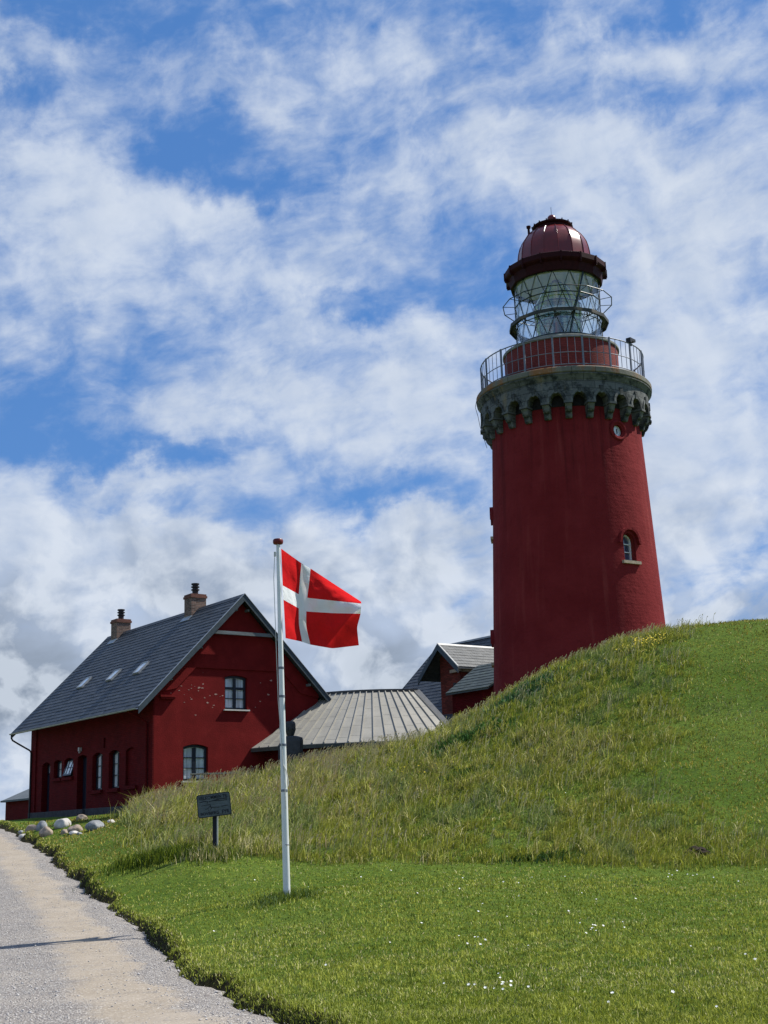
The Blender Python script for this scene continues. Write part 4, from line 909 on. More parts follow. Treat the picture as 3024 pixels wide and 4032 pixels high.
# roof: inner ceiling, rim, dome, ventilator, ball
g=MB(); g.lathe([(1.85,24.70),(1.66,25.1),(1.3,25.7),(.02,26.05)],48); mkobj('ceiling',g,'ceiling',tower,smooth=40)
LR=7.55
g=MB(); g.lathe([(1.86,24.66),(1.90,24.60),(2.02,24.60),(2.05,24.74),(2.10,24.96),(2.22,25.04),(2.26,25.10),(2.26,25.32),(2.20,25.36),(1.74,25.45),(1.60,25.5)],16,LR,LR+360); mkobj('roof_rim',g,'rimred',tower)
t_,o_=fr(LR); g=MB(); g.box(o_*2.14+Z3*24.98,(.07,.22,.14),(t_,o_,Z3)); g.box(o_*2.25+Z3*25.16,(.06,.06,.36),(t_,o_,Z3)); b0=mkobj('rim_bracket',g,'rimred',tower)
for i in range(1,16): b_=b0.copy(); COL.objects.link(b_); b_.parent=tower; b_.rotation_euler.z=rad(22.5*i)

g=MB(); dp=[(1.72,25.43),(1.65,25.50),(1.625,25.75),(1.60,26.02),(1.56,26.25),(1.49,26.50),(1.39,26.70),(1.26,26.90),(1.08,27.09),(.92,27.20),(.8,27.24)]
g.lathe(dp,16,LR,LR+360); dome=mkobj('dome',g,'domered',tower,smooth=18)
g=MB()
for i in range(16): g.tube([tp(r_+.008,LR+22.5*i,z_+.004) for r_,z_ in dp],.017,5)
mkobj('dome_seams',g,'domered',dome,zb=TB)
g=MB(); g.lathe([(.84,27.15),(.82,27.36),(.90,27.40),(.92,27.47),(.86,27.50),(.35,27.62),(.16,27.68),(.12,27.72)],16,LR,LR+360)
for i in range(16): g.box(tp(.90,LR+22.5*i,27.49),(.05,.05,.07))
mkobj('ventilator',g,'rimred',tower)
g=MB(); g.lathe([(.01,28.07)]+[(.20*math.sin(rad(k)),27.88+.20*math.cos(rad(k))) for k in range(15,166,15)]+[(.07,27.67),(.10,27.66)],24); ball=mkobj('ball_finial',g,'domered',tower,smooth=60)
g=MB(); g.tube([(0,0,28.05),(0,0,28.45)],.012,6); mkobj('spike',g,'rail',ball,zb=TB)
g=MB(); c=tp(1.12,-68,0); g.tube([(c.x,c.y,26.8),(c.x,c.y,27.38)],.055,10); g.lathe([(.09,27.34),(.10,27.44),(.02,27.47)],12,cx=c.x,cy=c.y); mkobj('vent_pipe',g,'rimred',tower)

# ------------------------------------------------------------------ flagpole and flag
M['polewhite']=mat('worn_white_pole',(.70,.72,.72),.32,.05,3,.1,20,.5,stretch=(8,8,1.2),dirt=((.20,.21,.23),1.1,.66,.82))
PB=Vector((-1.746,21.93,.50)); PT=Vector((-1.816,21.925,6.37))
pole=root('flagpole','white painted wooden flagpole with a dark red knob, standing on the lawn before the house','flagpole',(PB.x,PB.y,PB.z))
def PL(f): return (PT-PB)*f
g=MB(); g.tube([PL(0)-Vector((0,0,.3)),PL(.02),PL(.25),PL(.42)],.062,20,r1=.050); g.tube([PL(.42),PL(.7),PL(1)],.050,20,r1=.033); 
for o_ in g.v: pass
pole['_zb']=0
mkobj('mast',g,'polewhite',pole,smooth=60)
g=MB(); c=PL(1); g.lathe([(.03,c.z-.02),(.078,c.z-.005),(.088,c.z+.02),(.088,c.z+.055),(.075,c.z+.078),(.01,c.z+.088)],24,cx=c.x,cy=c.y); mkobj('knob',g,'knobred',pole,smooth=50)
g=MB()
for f in (.30,.425,.56,.64): c=PL(f); rr_=.062-.03*f; g.lathe([(rr_+.002,c.z-.02),(rr_+.005,c.z-.018),(rr_+.005,c.z+.018),(rr_+.002,c.z+.02)],20,cx=c.x,cy=c.y)
mkobj('band',g,'rail',pole,smooth=40)
g=MB(); p_=[PL(.975)+Vector((-.055,-.03,0)),PL(.9)+Vector((-.085,-.03,0)),PL(.75)+Vector((-.075,-.03,0)),PL(.55)+Vector((-.06,-.03,0)),PL(.37)+Vector((.0,-.065,0)),PL(.25)+Vector((.03,-.07,0))]
g.tube(p_,.006,6); g.tube([PL(.975)+Vector((-.055,-.03,.0)),PL(.972)+Vector((-.055,-.03,-.06))],.018,8)
g.tube([PL(.37)+Vector((0,-.066,0)),PL(.355)+Vector((.045,-.06,0)),PL(.32)+Vector((.075,-.03,0)),PL(.31)+Vector((.06,-.04,0))],.008,6)
mkobj('halyard',g,'rope',pole,smooth=60)
g=MB(); c=PL(.155); g.tube([c+Vector((.0,-.055,0)),c+Vector((.075,-.05,-.01))],.008,6); mkobj('cleat',g,'rail',pole)

ROWS=[(0,[(356,365),(620,565),(742,640),(1070,868),(1398,1094)]),(.2,[(362,590),(600,745),(722,810),(1075,930),(1402,1100)]),
(.4286,[(370,850),(578,970),(690,1020),(1050,1068),(1404,1112)]),(.571,[(378,1040),(575,1160),(672,1205),(1030,1236),(1392,1255)]),
(.78,[(388,1275),(574,1372),(668,1405),(1010,1440),(1338,1430)]),(1,[(398,1538),(612,1590),(722,1632),(1010,1690),(1357,1660)])]
SC=[0,12/37,16/37,.70,1]
NS,NTT=74,56
ctr=np.array([r_[1] for r_ in ROWS],float); tr_=np.array([r_[0] for r_ in ROWS])
ss=np.linspace(0,1,NS+1); tt=np.linspace(0,1,NTT+1)
row=np.stack([[np.interp(ss,SC,ctr[k,:,c]) for c in (0,1)] for k in range(len(ROWS))]) # k,2,ns
G=np.stack([[np.interp(tt,tr_,row[:,c,i]) for c in (0,1)] for i in range(NS+1)]) # ns,2,nt
G=G.transpose(0,2,1)
def blur(A,it):
    for _ in range(it):
        B=A.copy(); B[1:-1]=(A[:-2]+2*A[1:-1]+A[2:])/4; A=B; B=A.copy(); B[:,1:-1]=(A[:,:-2]+2*A[:,1:-1]+A[:,2:])/4; A=B
    return A
G=blur(G,5)
s_,t_2=np.meshgrid(ss,tt,indexing='ij')
cr=.24+.24*t_2+.03*np.sin(t_2*5)
dep=np.where(s_<cr,1.5*s_,1.5*cr+(1.5*np.clip(.50-t_2,0,1)-.16)*(s_-cr))*1.05
ur=(s_-.36)*.62-(t_2-.02); dep=dep+np.clip(ur,0,1)*.8
lr=(s_-.80)+(t_2-.80)*.8; dep=dep+np.clip(lr,0,1)*1.5
dep+=.040*np.sin(s_*14+t_2*8)*s_+.016*np.sin(s_*7-t_2*17)+.014*np.sin(s_*26+t_2*31)*s_+.012*np.sin(s_*33-t_2*14)*s_*(1-s_)*4+.008*np.sin(s_*55+t_2*28)*np.exp(-((t_2-.5)/.2)**2)+.012*np.sin(s_*40+t_2*22)*np.exp(-((s_-.15)/.15)**2)
dep=blur(dep,3)
FX=-1.765+(G[:,:,0]-356)*.3014*.004226; FZ=6.284-(G[:,:,1]-365)*.3014*.00433; FY=21.93+dep; FX=FX*(1+dep/21.93); FZ=1.6+(FZ-1.6)*(1+dep/21.93)
V_=np.c_[FX.ravel(),FY.ravel(),FZ.ravel()]; id_=np.arange((NS+1)*(NTT+1)).reshape(NS+1,NTT+1)
F_=np.stack([id_[:-1,:-1],id_[1:,:-1],id_[1:,1:],id_[:-1,1:]],-1).reshape(-1,4)
si,ti=np.meshgrid(np.arange(NS),np.arange(NTT),indexing='ij')
mi=(((si>=24)&(si<32))|((ti>=24)&(ti<32))).ravel().astype(np.int32)
fl=npmesh('flag',V_,F_,['flagred','flagwhite'],smooth=True,matidx=mi)
tag(fl,'red flag with a white cross blowing from the top of the white flagpole','flag')

# ------------------------------------------------------------------ sign
sx,sy=-3.75,28.25; sgz=gz(sx,sy)
M['palepost']=mat('pale_post_side',(.36,.38,.36),.7,.1,6)
sg_=root('welcome_sign','small dark blue carved sign board on a post at the foot of the grassy hill','sign',(sx,sy,sgz))
tilt=rad(5.6); bx_=Vector((math.cos(tilt),0.08,math.sin(tilt))).normalized(); bz_=Vector((-math.sin(tilt),0,math.cos(tilt))); bn=bx_.cross(bz_)
if bn.y>0: bn=-bn
BC=Vector((0,0,2.205)); bw_,bh_=.70,.475
def rrect(w_,h_,r_,n=6):
    p=[]
    for cx_,cz_,a0 in ((w_/2-r_,h_/2-r_,0),(-w_/2+r_,h_/2-r_,90),(-w_/2+r_,-h_/2+r_,180),(w_/2-r_,-h_/2+r_,270)):
        for k in range(n+1): a=rad(a0+90*k/n); p.append((cx_+r_*math.cos(a),cz_+r_*math.sin(a)))
    return p
g=MB(); g.prism([BC+bx_*a+bz_*b_ for a,b_ in rrect(bw_,bh_,.05)],-bn*.045); bd=mkobj('board',g,'boardface',sg_)
g=MB(); g.b2((-.035,.05,sgz-.2),(.045,.10,2.1)); mkobj('post',g,'darkwood',sg_)
g=MB(); g.b2((.046,.055,sgz-.2),(.072,.12,2.1)); mkobj('post_brace',g,'palepost',sg_)
g=MB()
outer=rrect(bw_-.004,bh_-.004,.05); inner=rrect(bw_-.03,bh_-.03,.04); n=len(outer)
A=[BC+bx_*a+bz_*b_+bn*.004 for a,b_ in outer]+[BC+bx_*a+bz_*b_+bn*.004 for a,b_ in inner]
g.add(A,[(i,(i+1)%n,n+(i+1)%n,n+i) for i in range(n)])
def CP(cx_,cy_):
    dx=(cx_-705)*.00076; dz=-(cy_-608)*.00076; c_,s2=math.cos(-rad(6.6)),math.sin(-rad(6.6)); return dx*c_-dz*s2,dx*s2+dz*c_
for ln_,w0 in ((((305,552),(400,525),(500,508)),.016),(((560,515),(700,490),(860,445),(1065,425)),.016),(((640,498),(860,490),(1065,468)),.010),(((520,500),(520,570)),.014),(((360,640),(480,612),(600,595),(630,680)),.010),(((630,680),(770,665),(850,670)),.012),(((900,645),(1085,612)),.012),(((590,640),(540,712),(575,770)),.009),(((590,640),(645,692),(605,752)),.009),(((450,742),(540,706)),.008)):
    for (a,b_),(c_,d_) in zip(ln_[:-1],ln_[1:]):
        p=Vector(CP(a,b_)); q=Vector(CP(c_,d_)); d2=(q-p).normalized(); n2=Vector((-d2.y,d2.x))*(w0*.42)
        pts=[p-n2,q-n2,q+n2,p+n2]; g.prism([BC+bx_*v.x+bz_*v.y+bn*.003 for v in pts],bn*.003)
mkobj('carved_picture',g,'boardink',bd,zb=sgz)
def text(s,name,wid,cx_,cz_,squash=1.0,hgt=.075):
    cu=bpy.data.curves.new(name,'FONT'); cu.body=s; cu.size=1; cu.align_x='CENTER'; cu.offset=.012; cu.extrude=0
    to=bpy.data.objects.new(name,cu); COL.objects.link(to); dg=bpy.context.evaluated_depsgraph_get(); me=bpy.data.meshes.new_from_object(to.evaluated_get(dg)); bpy.data.objects.remove(to)
    xs=[v.co.x for v in me.vertices]; W0=max(xs)-min(xs); ys_=[v.co.y for v in me.vertices]; H0=max(ys_)-min(ys_); y0=min(ys_)
    for v in me.vertices:
        x,y=v.co.x/W0*wid+cx_,(v.co.y-y0)/H0*hgt+cz_; p=BC+bx_*x+bz_*y+bn*.006; v.co=(p.x,p.y,p.z-sgz)
    me.materials.clear(); me.materials.append(M['boardink']); o=bpy.data.objects.new(name,me); COL.objects.link(o); o.parent=bd; return o
text('VELKOMMEN TIL','lettering',.60,.0,.125)
text('BOVBJERG','lettering',.38,-.10,-.205); text('FYR','lettering',.15,.225,-.195)

# ------------------------------------------------------------------ stone torso
bz0=gz(-3.45,45.8)
bust=root('stone_bust','dark granite sculpture of a head and torso standing in tall grass before the fan roof','sculpture',(-3.45,45.8,bz0),rad(-24))
def blk(mb,prof,dep_):
    """stack of (z,cx,halfwidth,halfdepth) sections"""
    n=len(prof); vs=[]
    for z,cx_,hw,hd in prof:
        for sx_,sy_ in ((-1,-.75),(-.75,-1),(.75,-1),(1,-.75),(1,.75),(.75,1),(-.75,1),(-1,.75)): vs.append((cx_+sx_*hw,sy_*hd+dep_,z))
    fs=[tuple(range(8))]+[tuple(range(8*(n-1)+7,8*(n-1)-1,-1))]
    for i in range(n-1):
        for k in range(8): fs.append((8*i+k,8*i+(k+1)%8,8*i+8+(k+1)%8,8*i+8+k))
    mb.add(vs,fs)
g=MB(); blk(g,[(bz0-.2,.05,.27,.14),(bz0+.35,.05,.29,.15),(4.25,.06,.34,.17),(4.62,.06,.36,.17),(4.74,.05,.35,.16),(4.80,.02,.20,.13)],0); mkobj('torso',g,'sculpt',bust)
g=MB(); blk(g,[(4.79,0,.075,.10),(4.87,0,.105,.13),(5.02,.01,.135,.17),(5.22,.015,.125,.165),(5.30,.01,.10,.14)],-.01); 
for s_x in (-.05,.05): g.box((s_x,-.185,5.10),(.045,.02,.02))
g.box((0,-.19,5.03),(.03,.035,.10)); mkobj('head',g,'sculpt',bust)
g=MB(); blk(g,[(bz0-.1,-.34,.06,.10),(4.1,-.37,.075,.12),(4.5,-.36,.07,.12),(4.64,-.32,.04,.09)],0); mkobj('arm',g,'sculpt',bust)

# ------------------------------------------------------------------ bench in the grass
bz1=gz(-5.75,43.9)
bench=root('bench','weathered wooden bench half hidden in long grass below the gable window','bench',(-5.75,43.9,bz1),rad(8))
top=3.56
g=MB()
for k in range(3): g.b2((-.85,-.20+k*.15,top-.045),(.85,-.07+k*.15,top))
mkobj('seat',g,'oldwood',bench)
for x in(-.72,.72): g=MB(); g.b2((x-.05,-.18,bz1-.2),(x+.05,.22,top-.05)); mkobj('leg',g,'darkwood',bench)

# ------------------------------------------------------------------ boulders
def boulder(x,y,w_,h_,mt,label,seed,sink=.25,ratio=.8):
    z0=gz(x,y); bm=bmesh.new(); bmesh.ops.create_icosphere(bm,subdivisions=4,radius=1)
    R0=random.Random(seed); pl=[(Vector((R0.uniform(-1,1),R0.uniform(-1,1),R0.uniform(-.6,1))).normalized(),R0.uniform(.72,.93)) for _ in range(9)]
    for v in bm.verts:
        d_=v.co.normalized(); r_=1.
        for n_,c_ in pl:
            k=d_.dot(n_)
            if k*r_>c_: r_=c_/k*(.92)+r_*.08
        r_*=1+.10*mnoise.noise(d_*1.3+Vector((seed,0,0)))+.035*mnoise.noise(d_*4+Vector((0,seed,0)))+.015*mnoise.noise(d_*11)
        v.co=Vector((d_.x*r_*w_/2,d_.y*r_*w_/2*ratio,d_.z*r_*h_/2*1.15+h_*(.5-sink)))
    me=bpy.data.meshes.new('boulder'); bm.to_mesh(me); bm.free(); me.polygons.foreach_set('use_smooth',[True]*len(me.polygons)); me.materials.append(M[mt])
    o=bpy.data.objects.new('boulder',me); COL.objects.link(o); o.location=(x,y,z0); o.rotation_euler=(0,0,R0.uniform(-.3,.3)); tag(o,label,'boulder','boulders in the grass before the house')
RK=[(-11.99,44.93,.50,.36,'rocktan','pinkish tan boulder, furthest back on the left end of the row'),
(-12.12,44.45,.42,.16,'rockwhite','flat pale slab of stone in front of the pinkish tan boulder'),
(-11.44,44.04,.44,.42,'rockgrey','blue grey rounded boulder between the pinkish tan one and the big white one'),
(-10.72,43.86,.62,.44,'rockwhite','big white boulder, the brightest stone in the row'),
(-10.97,42.75,.50,.44,'rocktan','brown grey boulder leaning against the front of the big white boulder'),
(-10.27,42.27,.30,.22,'rocktan','small tan stone between the white boulder and the round tan boulder'),
(-9.85,41.86,.55,.38,'rocktan','large rounded tan boulder left of the blue grey front boulder'),
(-9.75,41.36,.40,.15,'rockwhite','flat pale stone at the foot of the large rounded tan boulder'),
(-9.04,41.02,.68,.40,'rockgrey','large blue grey boulder at the right front end of the row'),
(-8.70,41.7,.30,.18,'rockwhite','small flat pale stone just right of the large blue grey boulder'),
(-11.23,48.72,.48,.32,'rocktan','lone mossy boulder against the plinth below the house door'),
(-12.60,45.9,.30,.16,'rockgrey','small dark stone at the far left by the shed'),
(-9.42,40.6,.20,.12,'rockgrey','tiny grey stone at the left foot of the large blue grey boulder'),
(-8.45,46.3,.40,.20,'rockwhite','pale stone half buried in seed grass below the house corner')]
for i,(x,y,w_,h_,mt,lb) in enumerate(RK): boulder(x,y,w_*.90,h_*.92,mt,lb,i*3+2,.36)

# ------------------------------------------------------------------ molehill
bm=bmesh.new(); bmesh.ops.create_icosphere(bm,subdivisions=4,radius=1)
for v in bm.verts:
    d_=v.co.copy(); k=1+.22*mnoise.noise(d_*2.3)+.14*mnoise.noise(d_*6)+.08*mnoise.noise(d_*14); v.co=Vector((d_.x*.26*k,d_.y*.22*k,max(-.05,d_.z)*.15*k))
me=bpy.data.meshes.new('molehill'); bm.to_mesh(me); bm.free(); me.materials.append(M['soil']); mh=bpy.data.objects.new('molehill',me); COL.objects.link(mh); mh.location=(5.93,26.9,gz(5.93,26.9)+.01); tag(mh,'low heap of bare dark soil where the lawn meets the rough hill on the right','molehill')

# ------------------------------------------------------------------ grass
def in_rough(x,y):
    yf=np.interp(x,[-5.5,-4.6,-3.7,-2.2,.2,2.2,4.6,6.8,12,20],[29.4,29.0,28.2,27.9,27.5,26.9,26.1,25.1,24,22])
    xl=np.interp(y,[20,28,30,36,45,52,60],[-5.3,-5.3,-5.5,-6.9,-9.1,-10.2,-10.2])
    nz=(vnoise(x,y,.8,21)-.5)*1.3
    a=sstep(-.35,.5,y-yf+nz*.6)*sstep(-.3,.6,x-xl+nz*.6)
    xs=np.interp(y,[20,26,28,32,37,44,60],[6.9,6.7,6.5,6.9,8.0,10.1,14])
    short=sstep(-.9,1.1,x-xs+nz*1.5)
    return a,short
def blades(name,x,y,h,w_,tint,lean=.35,wind=(.25,.02),bend=1.,zoff=0.,kind='stuff',facing=None):
    n=len(x); z,s=ground(x,y); z=z-.01+zoff
    fa=rng.uniform(0,2*np.pi,n) if facing is None else facing
    la=rng.uniform(0,2*np.pi,n); lm=np.abs(rng.normal(0,lean,n))
    lx=np.cos(la)*lm+wind[0]*rng.uniform(.2,1.2,n); ly=np.sin(la)*lm+wind[1]; 
    k=1/np.sqrt(1+lx**2+ly**2); dx,dy=np.cos(fa)*w_/2,np.sin(fa)*w_/2
    base=np.c_[x,y,z]; mid=base+np.c_[lx*.32*h*k,ly*.32*h*k,.58*h*k**.5]; tip=base+np.c_[lx*h*k*bend,ly*h*k*bend,h*k]
    off=np.c_[dx,dy,np.zeros(n)]
    V=np.stack([base-off,base+off,mid+off*.8,mid-off*.8,tip],1).reshape(-1,3)
    i=np.arange(n)[:,None]*5; Q=np.concatenate([i+0,i+1,i+2,i+3],1); T=np.concatenate([i+3,i+2,i+4,i+4],1)
    me=bpy.data.meshes.new(name); me.vertices.add(5*n); me.vertices.foreach_set('co',V.astype(np.float32).ravel())
    L=np.concatenate([Q,T[:,:3]],1).astype(np.int32); me.loops.add(7*n); me.loops.foreach_set('vertex_index',L.ravel())
    st=(np.arange(n)[:,None]*7+np.array([[0,4]])).astype(np.int32); me.polygons.add(2*n); me.polygons.foreach_set('loop_start',st.ravel()); me.polygons.foreach_set('use_smooth',np.ones(2*n,bool))
    a=me.attributes.new('tint','FLOAT_COLOR','POINT'); C=np.repeat(np.c_[np.clip(tint,0,1),np.ones(n)],5,0).astype(np.float32); a.data.foreach_set('color',C.ravel())
    me.materials.append(M['grass']); me.update(calc_edges=True)
    o=bpy.data.objects.new(name,me); COL.objects.link(o); tag(o,kind='stuff'); return o
def sample(n,d0,d1,p,a0=-22.5,a1=22.5):
    u_=rng.random(n); q=1-p
    d=(d0**q+u_*(d1**q-d0**q))**(1/q) if abs(q)>1e-6 else d0*(d1/d0)**u_
    a=np.radians(rng.uniform(a0,a1,n)); return d*np.sin(a),d*np.cos(a),d
G1=np.array((.168,.213,.022)); G2=np.array((.325,.350,.062)); GD=np.array((.050,.085,.010)); ST=np.array((.60,.54,.30)); BR=np.array((.26,.19,.11)); BL=np.array((.14,.21,.09)); PK=np.array((.48,.31,.22))
def lerp(a,b_,f): f=np.asarray(f)[:,None]; return a*(1-f)+b_*f
# mown lawn
x,y,d=sample(430000,7.8,52,1.75); s,al=sdist(x,y); s=s+edge_wobble(al)
rgh,sht=in_rough(x,y); keep=((s>.06)|(s<-ROADW-.7))&(rng.random(len(x))>rgh*(1-sht))&(np.hypot(x-7.64,y-52.5)>3.75)
hx=(x+9.443)*VV.x+(y-53.168)*VV.y; hy=(x+9.443)*UU.x+(y-53.168)*UU.y
def outside(x,y):
    hx=(x+9.443)*VV.x+(y-53.168)*VV.y; hy=(x+9.443)*UU.x+(y-53.168)*UU.y
    return ~((hx>-.1)&(hx<HW+.1)&(hy>-.1)&(hy<HL+.1))&(np.hypot(x-7.64,y-52.5)>3.75)&(np.hypot(x-CCX,y-CCY)>7.4)
keep&=outside(x,y); x,y,d,s=x[keep],y[keep],d[keep],s[keep]
n=len(x); pn=vnoise(x,y,.55,31)*.6+vnoise(x,y,1.9,32)*.4; pf=vnoise(x,y,5.5,33)*.55+vnoise(x+3,y*1.6,11.,36)*.45
t1=lerp(G1,G2,np.clip(pn*1.5-.25+rng.normal(0,.22,n),0,1)); t1=lerp(t1,GD,(rng.random(n)<.12+.62*(pf<.40))*rng.uniform(.4,1,n)); t1=lerp(t1,G2*1.25,(rng.random(n)<.45*(pf>.60))*rng.uniform(.3,1,n))
onhill=sstep(27,33,y+x*.15); t1=lerp(t1,t1*np.array((.93,.68,.85))*(.58+.62*vnoise(x*.35,y*1.3,1.6,37)+.18*vnoise(x,y,4.,38))[:,None],onhill)
t1=lerp(t1,ST,((rng.random(n)<.05+.14*sstep(.50,.75,vnoise(x*.5,y*1.6,1.1,34)))*rng.uniform(.4,1,n)))
edge=np.exp(-np.clip(s,0,9)/1.1); t1=lerp(t1,G2*1.2+.02,edge*.55*rng.random(n))
h=(.018+.028*rng.random(n)+.034*pf*pn*1.6)*(1+.7*(rng.random(n)<.05)); h=h*(1+.9*onhill*vnoise(x,y,1.7,35))
h=np.where((s>0)&(s<.35),h*1.15,h)
blades('lawn_grass',x,y,h,d*.00050+.0024,t1,1.05,(.10,0))
# rough hillside
x,y,d=sample(400000,24.5,50,.35); rgh,sht=in_rough(x,y); keep=(rng.random(len(x))<rgh*(1-sht*.72)); keep&=outside(x,y)&((y<47)|(rng.random(len(x))<.4)); x,y,d,sht=x[keep],y[keep],d[keep],sht[keep]
n=len(x); p1=vnoise(x,y,.42,41); p2=vnoise(x,y,1.3,42); p3=vnoise(x,y,3.6,43); cl=vnoise(x,y,5.5,44)
leftness=sstep(1.5,-4.5,x)
dryn=np.clip(.15+.55*sstep(.45,.8,p2*.6+p1*.4)+.28*leftness+.25*sstep(36,42,y)*sstep(6,-2,x),0,.9)
t2=lerp(G1*np.array((1.0,.92,1.1)),G2*np.array((.85,.80,.9)),np.clip(p3+rng.normal(0,.25,n),0,1)); t2=lerp(t2,ST*.80,(rng.random(n)<dryn*.50)*rng.uniform(.35,1,n)); t2=lerp(t2,BR,(rng.random(n)<(.05+.20*sstep(.5,.8,p1))*(1-sht))*rng.uniform(.3,.9,n)); t2=lerp(t2,GD,(cl<.40)*(rng.random(n)<.75)*rng.uniform(.5,1,n)); t2=t2*(1+.55*(rng.random(n)<.10))[:,None]*(1.18); t2=lerp(t2,BL,(vnoise(x,y,.9,46)>.70)*rng.uniform(.2,.8,n))
h=(.06+.13*rng.random(n)+.13*p3*p2*2)*(.55+.75*p1)*(1+.35*leftness)*(1-sht*.6)*(.40+1.25*sstep(.35,.8,cl))
blades('rough_grass',x,y,h,d*.00042+.003,t2,.62,(.40,-.08),1.2)
# seed heads: thin stem and a narrow ear
x,y,d=sample(42000,28,46.5,-.8); rgh,sht=in_rough(x,y); pr=.15+.85*sstep(1.0,-3,x)*sstep(33,43,y)+.25*sstep(37,43.5,y); clp=sstep(.35,.7,vnoise(x,y,1.6,51)); keep=(rgh>.6)&(sht<.5)&(rng.random(len(x))<pr*clp)&outside(x,y); x,y,d=x[keep],y[keep],d[keep]; n=len(x)
hh=rng.uniform(.26,.50,n)*(1-.30*sstep(-1,3,x)); lx=rng.normal(.18,.12,n); ly=rng.normal(0,.12,n); z,_=ground(x,y); b_=np.c_[x,y,z]; tp_=b_+np.c_[lx*hh,ly*hh,hh]; ear=rng.uniform(.05,.12,n); dr_=(tp_-b_)/np.linalg.norm(tp_-b_,axis=1)[:,None]
e2=tp_+dr_*ear[:,None]+np.c_[ear*.4,ear*0,-ear*.15]; em=(tp_+e2)/2; fa=rng.uniform(-.6,.6,n); wv_=np.c_[np.cos(fa),np.sin(fa),np.zeros(n)]
sw=.005; ew=rng.uniform(.010,.020,n)[:,None]
V=np.stack([b_-wv_*sw,b_+wv_*sw,tp_+wv_*sw,tp_-wv_*sw, tp_,em+wv_*ew,e2,em-wv_*ew],1).reshape(-1,3); i=np.arange(n)[:,None]*8; F2=np.concatenate([i+[[0,1,2,3]],i+[[4,5,6,7]]],1).reshape(-1,4)
ct=lerp(ST*.9,PK,rng.random(n)*sstep(3,-3,x)); C=np.repeat(np.c_[ct,np.ones(n)],8,0)
so=npmesh('seed_heads',V,F2,['grass'],{'tint':('FLOAT_COLOR',C)}); tag(so,kind='stuff')
# ragged overhanging fringe along the road
E2=np.array(EL); seg=np.hypot(*(E2[1:]-E2[:-1]).T); cum=np.r_[0,np.cumsum(seg)]
al=rng.uniform(20,cum[-1]-30,18000); al=al[rng.random(len(al))<np.clip(14/np.interp(al,cum,np.hypot(E2[:,0],E2[:,1])),0.12,1)]
ex_=np.interp(al,cum,E2[:,0]); ey_=np.interp(al,cum,E2[:,1]); k_=np.clip(np.searchsorted(cum,al)-1,0,len(seg)-1); tx_=(E2[1:]-E2[:-1])[k_]/seg[k_][:,None]
off=rng.uniform(.13,.32,len(al))-edge_wobble(al); x=ex_+tx_[:,1]*off; y=ey_-tx_[:,0]*off; n=len(x); d=np.hypot(x,y)
tf=lerp(G1,G2,rng.random(n)); tf=lerp(tf,GD,(rng.random(n)<.3)*rng.random(n)); tf=lerp(tf,ST,(rng.random(n)<.10)*1.)
blades('verge_grass',x,y,rng.uniform(.02,.06,n)*(.5+.9*vnoise(x,y,2.5,61)),d*.00045+.0025,tf,.6,(-.45,0),1.1)
# darker long tufts round the flagpole and sign, and leafy weeds on the slope
def tuft(name,cx_,cy_,rx,ry,n,h0,h1,cols,wd,ln=.5,kind='stuff'):
    x=rng.normal(cx_,rx,n); y=rng.normal(cy_,ry,n); c=np.array(cols)[rng.integers(0,len(cols),n)]*rng.uniform(.7,1.25,n)[:,None]
    return blades(name,x,y,rng.uniform(h0,h1,n),np.full(n,wd),c,ln,(.1,0))
tuft('long_grass_tuft',-1.72,21.85,.22,.30,1600,.06,.17,[GD,GD*1.2,G1,BL],.009,.7)
tuft('long_grass_tuft',-2.05,21.35,.20,.22,500,.05,.13,[GD,BL,G1],.009,.8)
tuft('long_grass_tuft',-3.75,28.05,.30,.25,900,.10,.30,[GD,G1,ST*.8],.014,.5)
tuft('long_grass_tuft',-4.9,28.9,.55,.35,2600,.10,.32,[GD*.8,GD,G1],.016,.55)
tuft('long_grass_tuft',-2.9,29.2,.35,.3,900,.12,.34,[ST,ST*.8,G1],.013,.5)
M['weed']=grassmat('weed_leaf',.3)
tuft('weeds',2.2,39.9,.50,.30,1500,.10,.28,[(.030,.085,.022),(.045,.12,.03),(.06,.14,.035)],.05,.9)
tuft('weeds',4.3,42.0,.55,.35,1400,.10,.26,[(.04,.11,.04),(.06,.15,.06),(.09,.17,.07)],.035,.8)
tuft('weeds',1.9,36.2,.5,.3,500,.08,.2,[(.035,.09,.025),(.05,.12,.03)],.04,.9)
tuft('weeds',3.0,27.3,.5,.2,450,.08,.2,[GD*.8,(.04,.10,.03)],.022,.8)
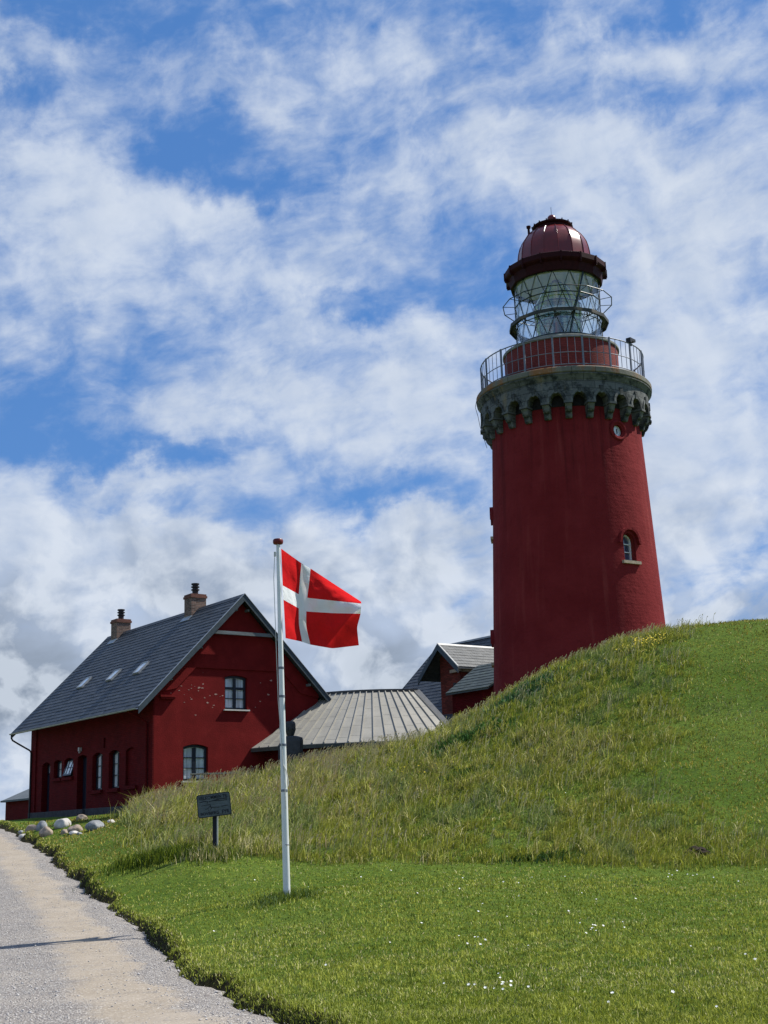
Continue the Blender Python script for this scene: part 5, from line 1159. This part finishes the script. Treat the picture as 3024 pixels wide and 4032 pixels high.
# flowers: small upright rosettes
def flowers(name,P,size,col):
    g=MB()
    for (x,y,hh) in P:
        z=gz(x,y)+hh; a0=random.random()*6; tl=Vector((random.uniform(-.5,.5),random.uniform(-.9,-.2),1)).normalized(); u1=tl.orthogonal().normalized(); u2=tl.cross(u1); c=Vector((x,y,z)); s2=size*random.uniform(.7,1.25)
        rim=[]
        for k in range(10):
            a=a0+2*math.pi*k/10; rr_=s2*(1 if k%2 else .62); rim.append(c+u1*(rr_*math.cos(a))+u2*(rr_*math.sin(a))+tl*(.15*s2))
        for k in range(10): g.add([c,rim[k],rim[(k+1)%10]],[(0,1,2)])
    m_=mat(name+'_petal',col,.8,.1,30); M[name]=m_; o=mkobj(name,g,name,fix=False); tag(o,kind='stuff')
P=[]
for cx_,cy_,rx,ry,n in ((.95,12.55,.22,.35,14),(2.4,16.9,.14,.22,9),(1.0,16.3,.16,.16,6),(3.5,14.,.5,1.4,8),(5.2,24.6,.6,.3,7),(1.2,24,3.2,2.6,16),(2.2,18,2.6,4,18),(-4.9,33.2,.3,.3,3),(3,33,3,4,12),(1.4,11.2,.4,.5,4)):
    for _ in range(n): P.append((random.gauss(cx_,rx),random.gauss(cy_,ry),random.uniform(.035,.06)))
P=[p for p in P if sdist(np.array([p[0]]),np.array([p[1]]))[0][0]>.6]
flowers('daisies',P,.016,(.78,.78,.74))
P=[(random.gauss(8.35,.32),random.gauss(42.1,.28),random.uniform(.16,.30)) for _ in range(80)]+[(random.gauss(7.5,.7),random.gauss(41.7,.4),random.uniform(.12,.25)) for _ in range(20)]+[(random.gauss(.4,.5),random.gauss(38,.5),random.uniform(.12,.25)) for _ in range(14)]
flowers('ragwort',P,.030,(.62,.48,.03))
# loose stones on the road
n=30000; al=rng.uniform(14,cum[-1]-50,n); ex_=np.interp(al,cum,E2[:,0]); ey_=np.interp(al,cum,E2[:,1]); d=np.hypot(ex_,ey_); k_=np.clip(np.searchsorted(cum,al)-1,0,len(seg)-1); tx_=(E2[1:]-E2[:-1])[k_]/seg[k_][:,None]
off=rng.uniform(-.12,5.2,n); band=sstep(.3,.6,off)*(1-sstep(1.2,1.6,off)); keep=(ey_>6)&(ey_<36)&(rng.random(n)<(1-.85*band)); off,ex_,ey_,tx_=off[keep],ex_[keep],ey_[keep],tx_[keep]; n=len(off)
x=ex_-tx_[:,1]*off; y=ey_+tx_[:,0]*off; z=roadz(y)+.012*np.sin(off*2.2)+(vnoise(x,y,1.6,9)-.5)*.03
r_=rng.uniform(.005,.014,n)*(1+1.*(rng.random(n)<.04)); oc_=np.array([(1,0,0),(0,1,0),(-1,0,0),(0,-1,0),(0,0,.7),(0,0,-.7)],float)
ra=rng.uniform(0,6.28,n); J=oc_[None]*r_[:,None,None]*rng.uniform(.6,1.3,(n,6,1)); X=J[:,:,0]*np.cos(ra)[:,None]-J[:,:,1]*np.sin(ra)[:,None]; Y=J[:,:,0]*np.sin(ra)[:,None]+J[:,:,1]*np.cos(ra)[:,None]
V=np.stack([X+x[:,None],Y+y[:,None],J[:,:,2]+(z+.003)[:,None]],2).reshape(-1,3); f0=np.array([(0,1,4),(1,2,4),(2,3,4),(3,0,4),(1,0,5),(2,1,5),(3,2,5),(0,3,5)]); F3=(np.arange(n)[:,None,None]*6+f0[None]).reshape(-1,3)
pe=npmesh('loose_stones',V,F3,['pebble']); tag(pe,kind='stuff')
for o in bpy.data.objects:
    if '_zb' in o: del o['_zb']
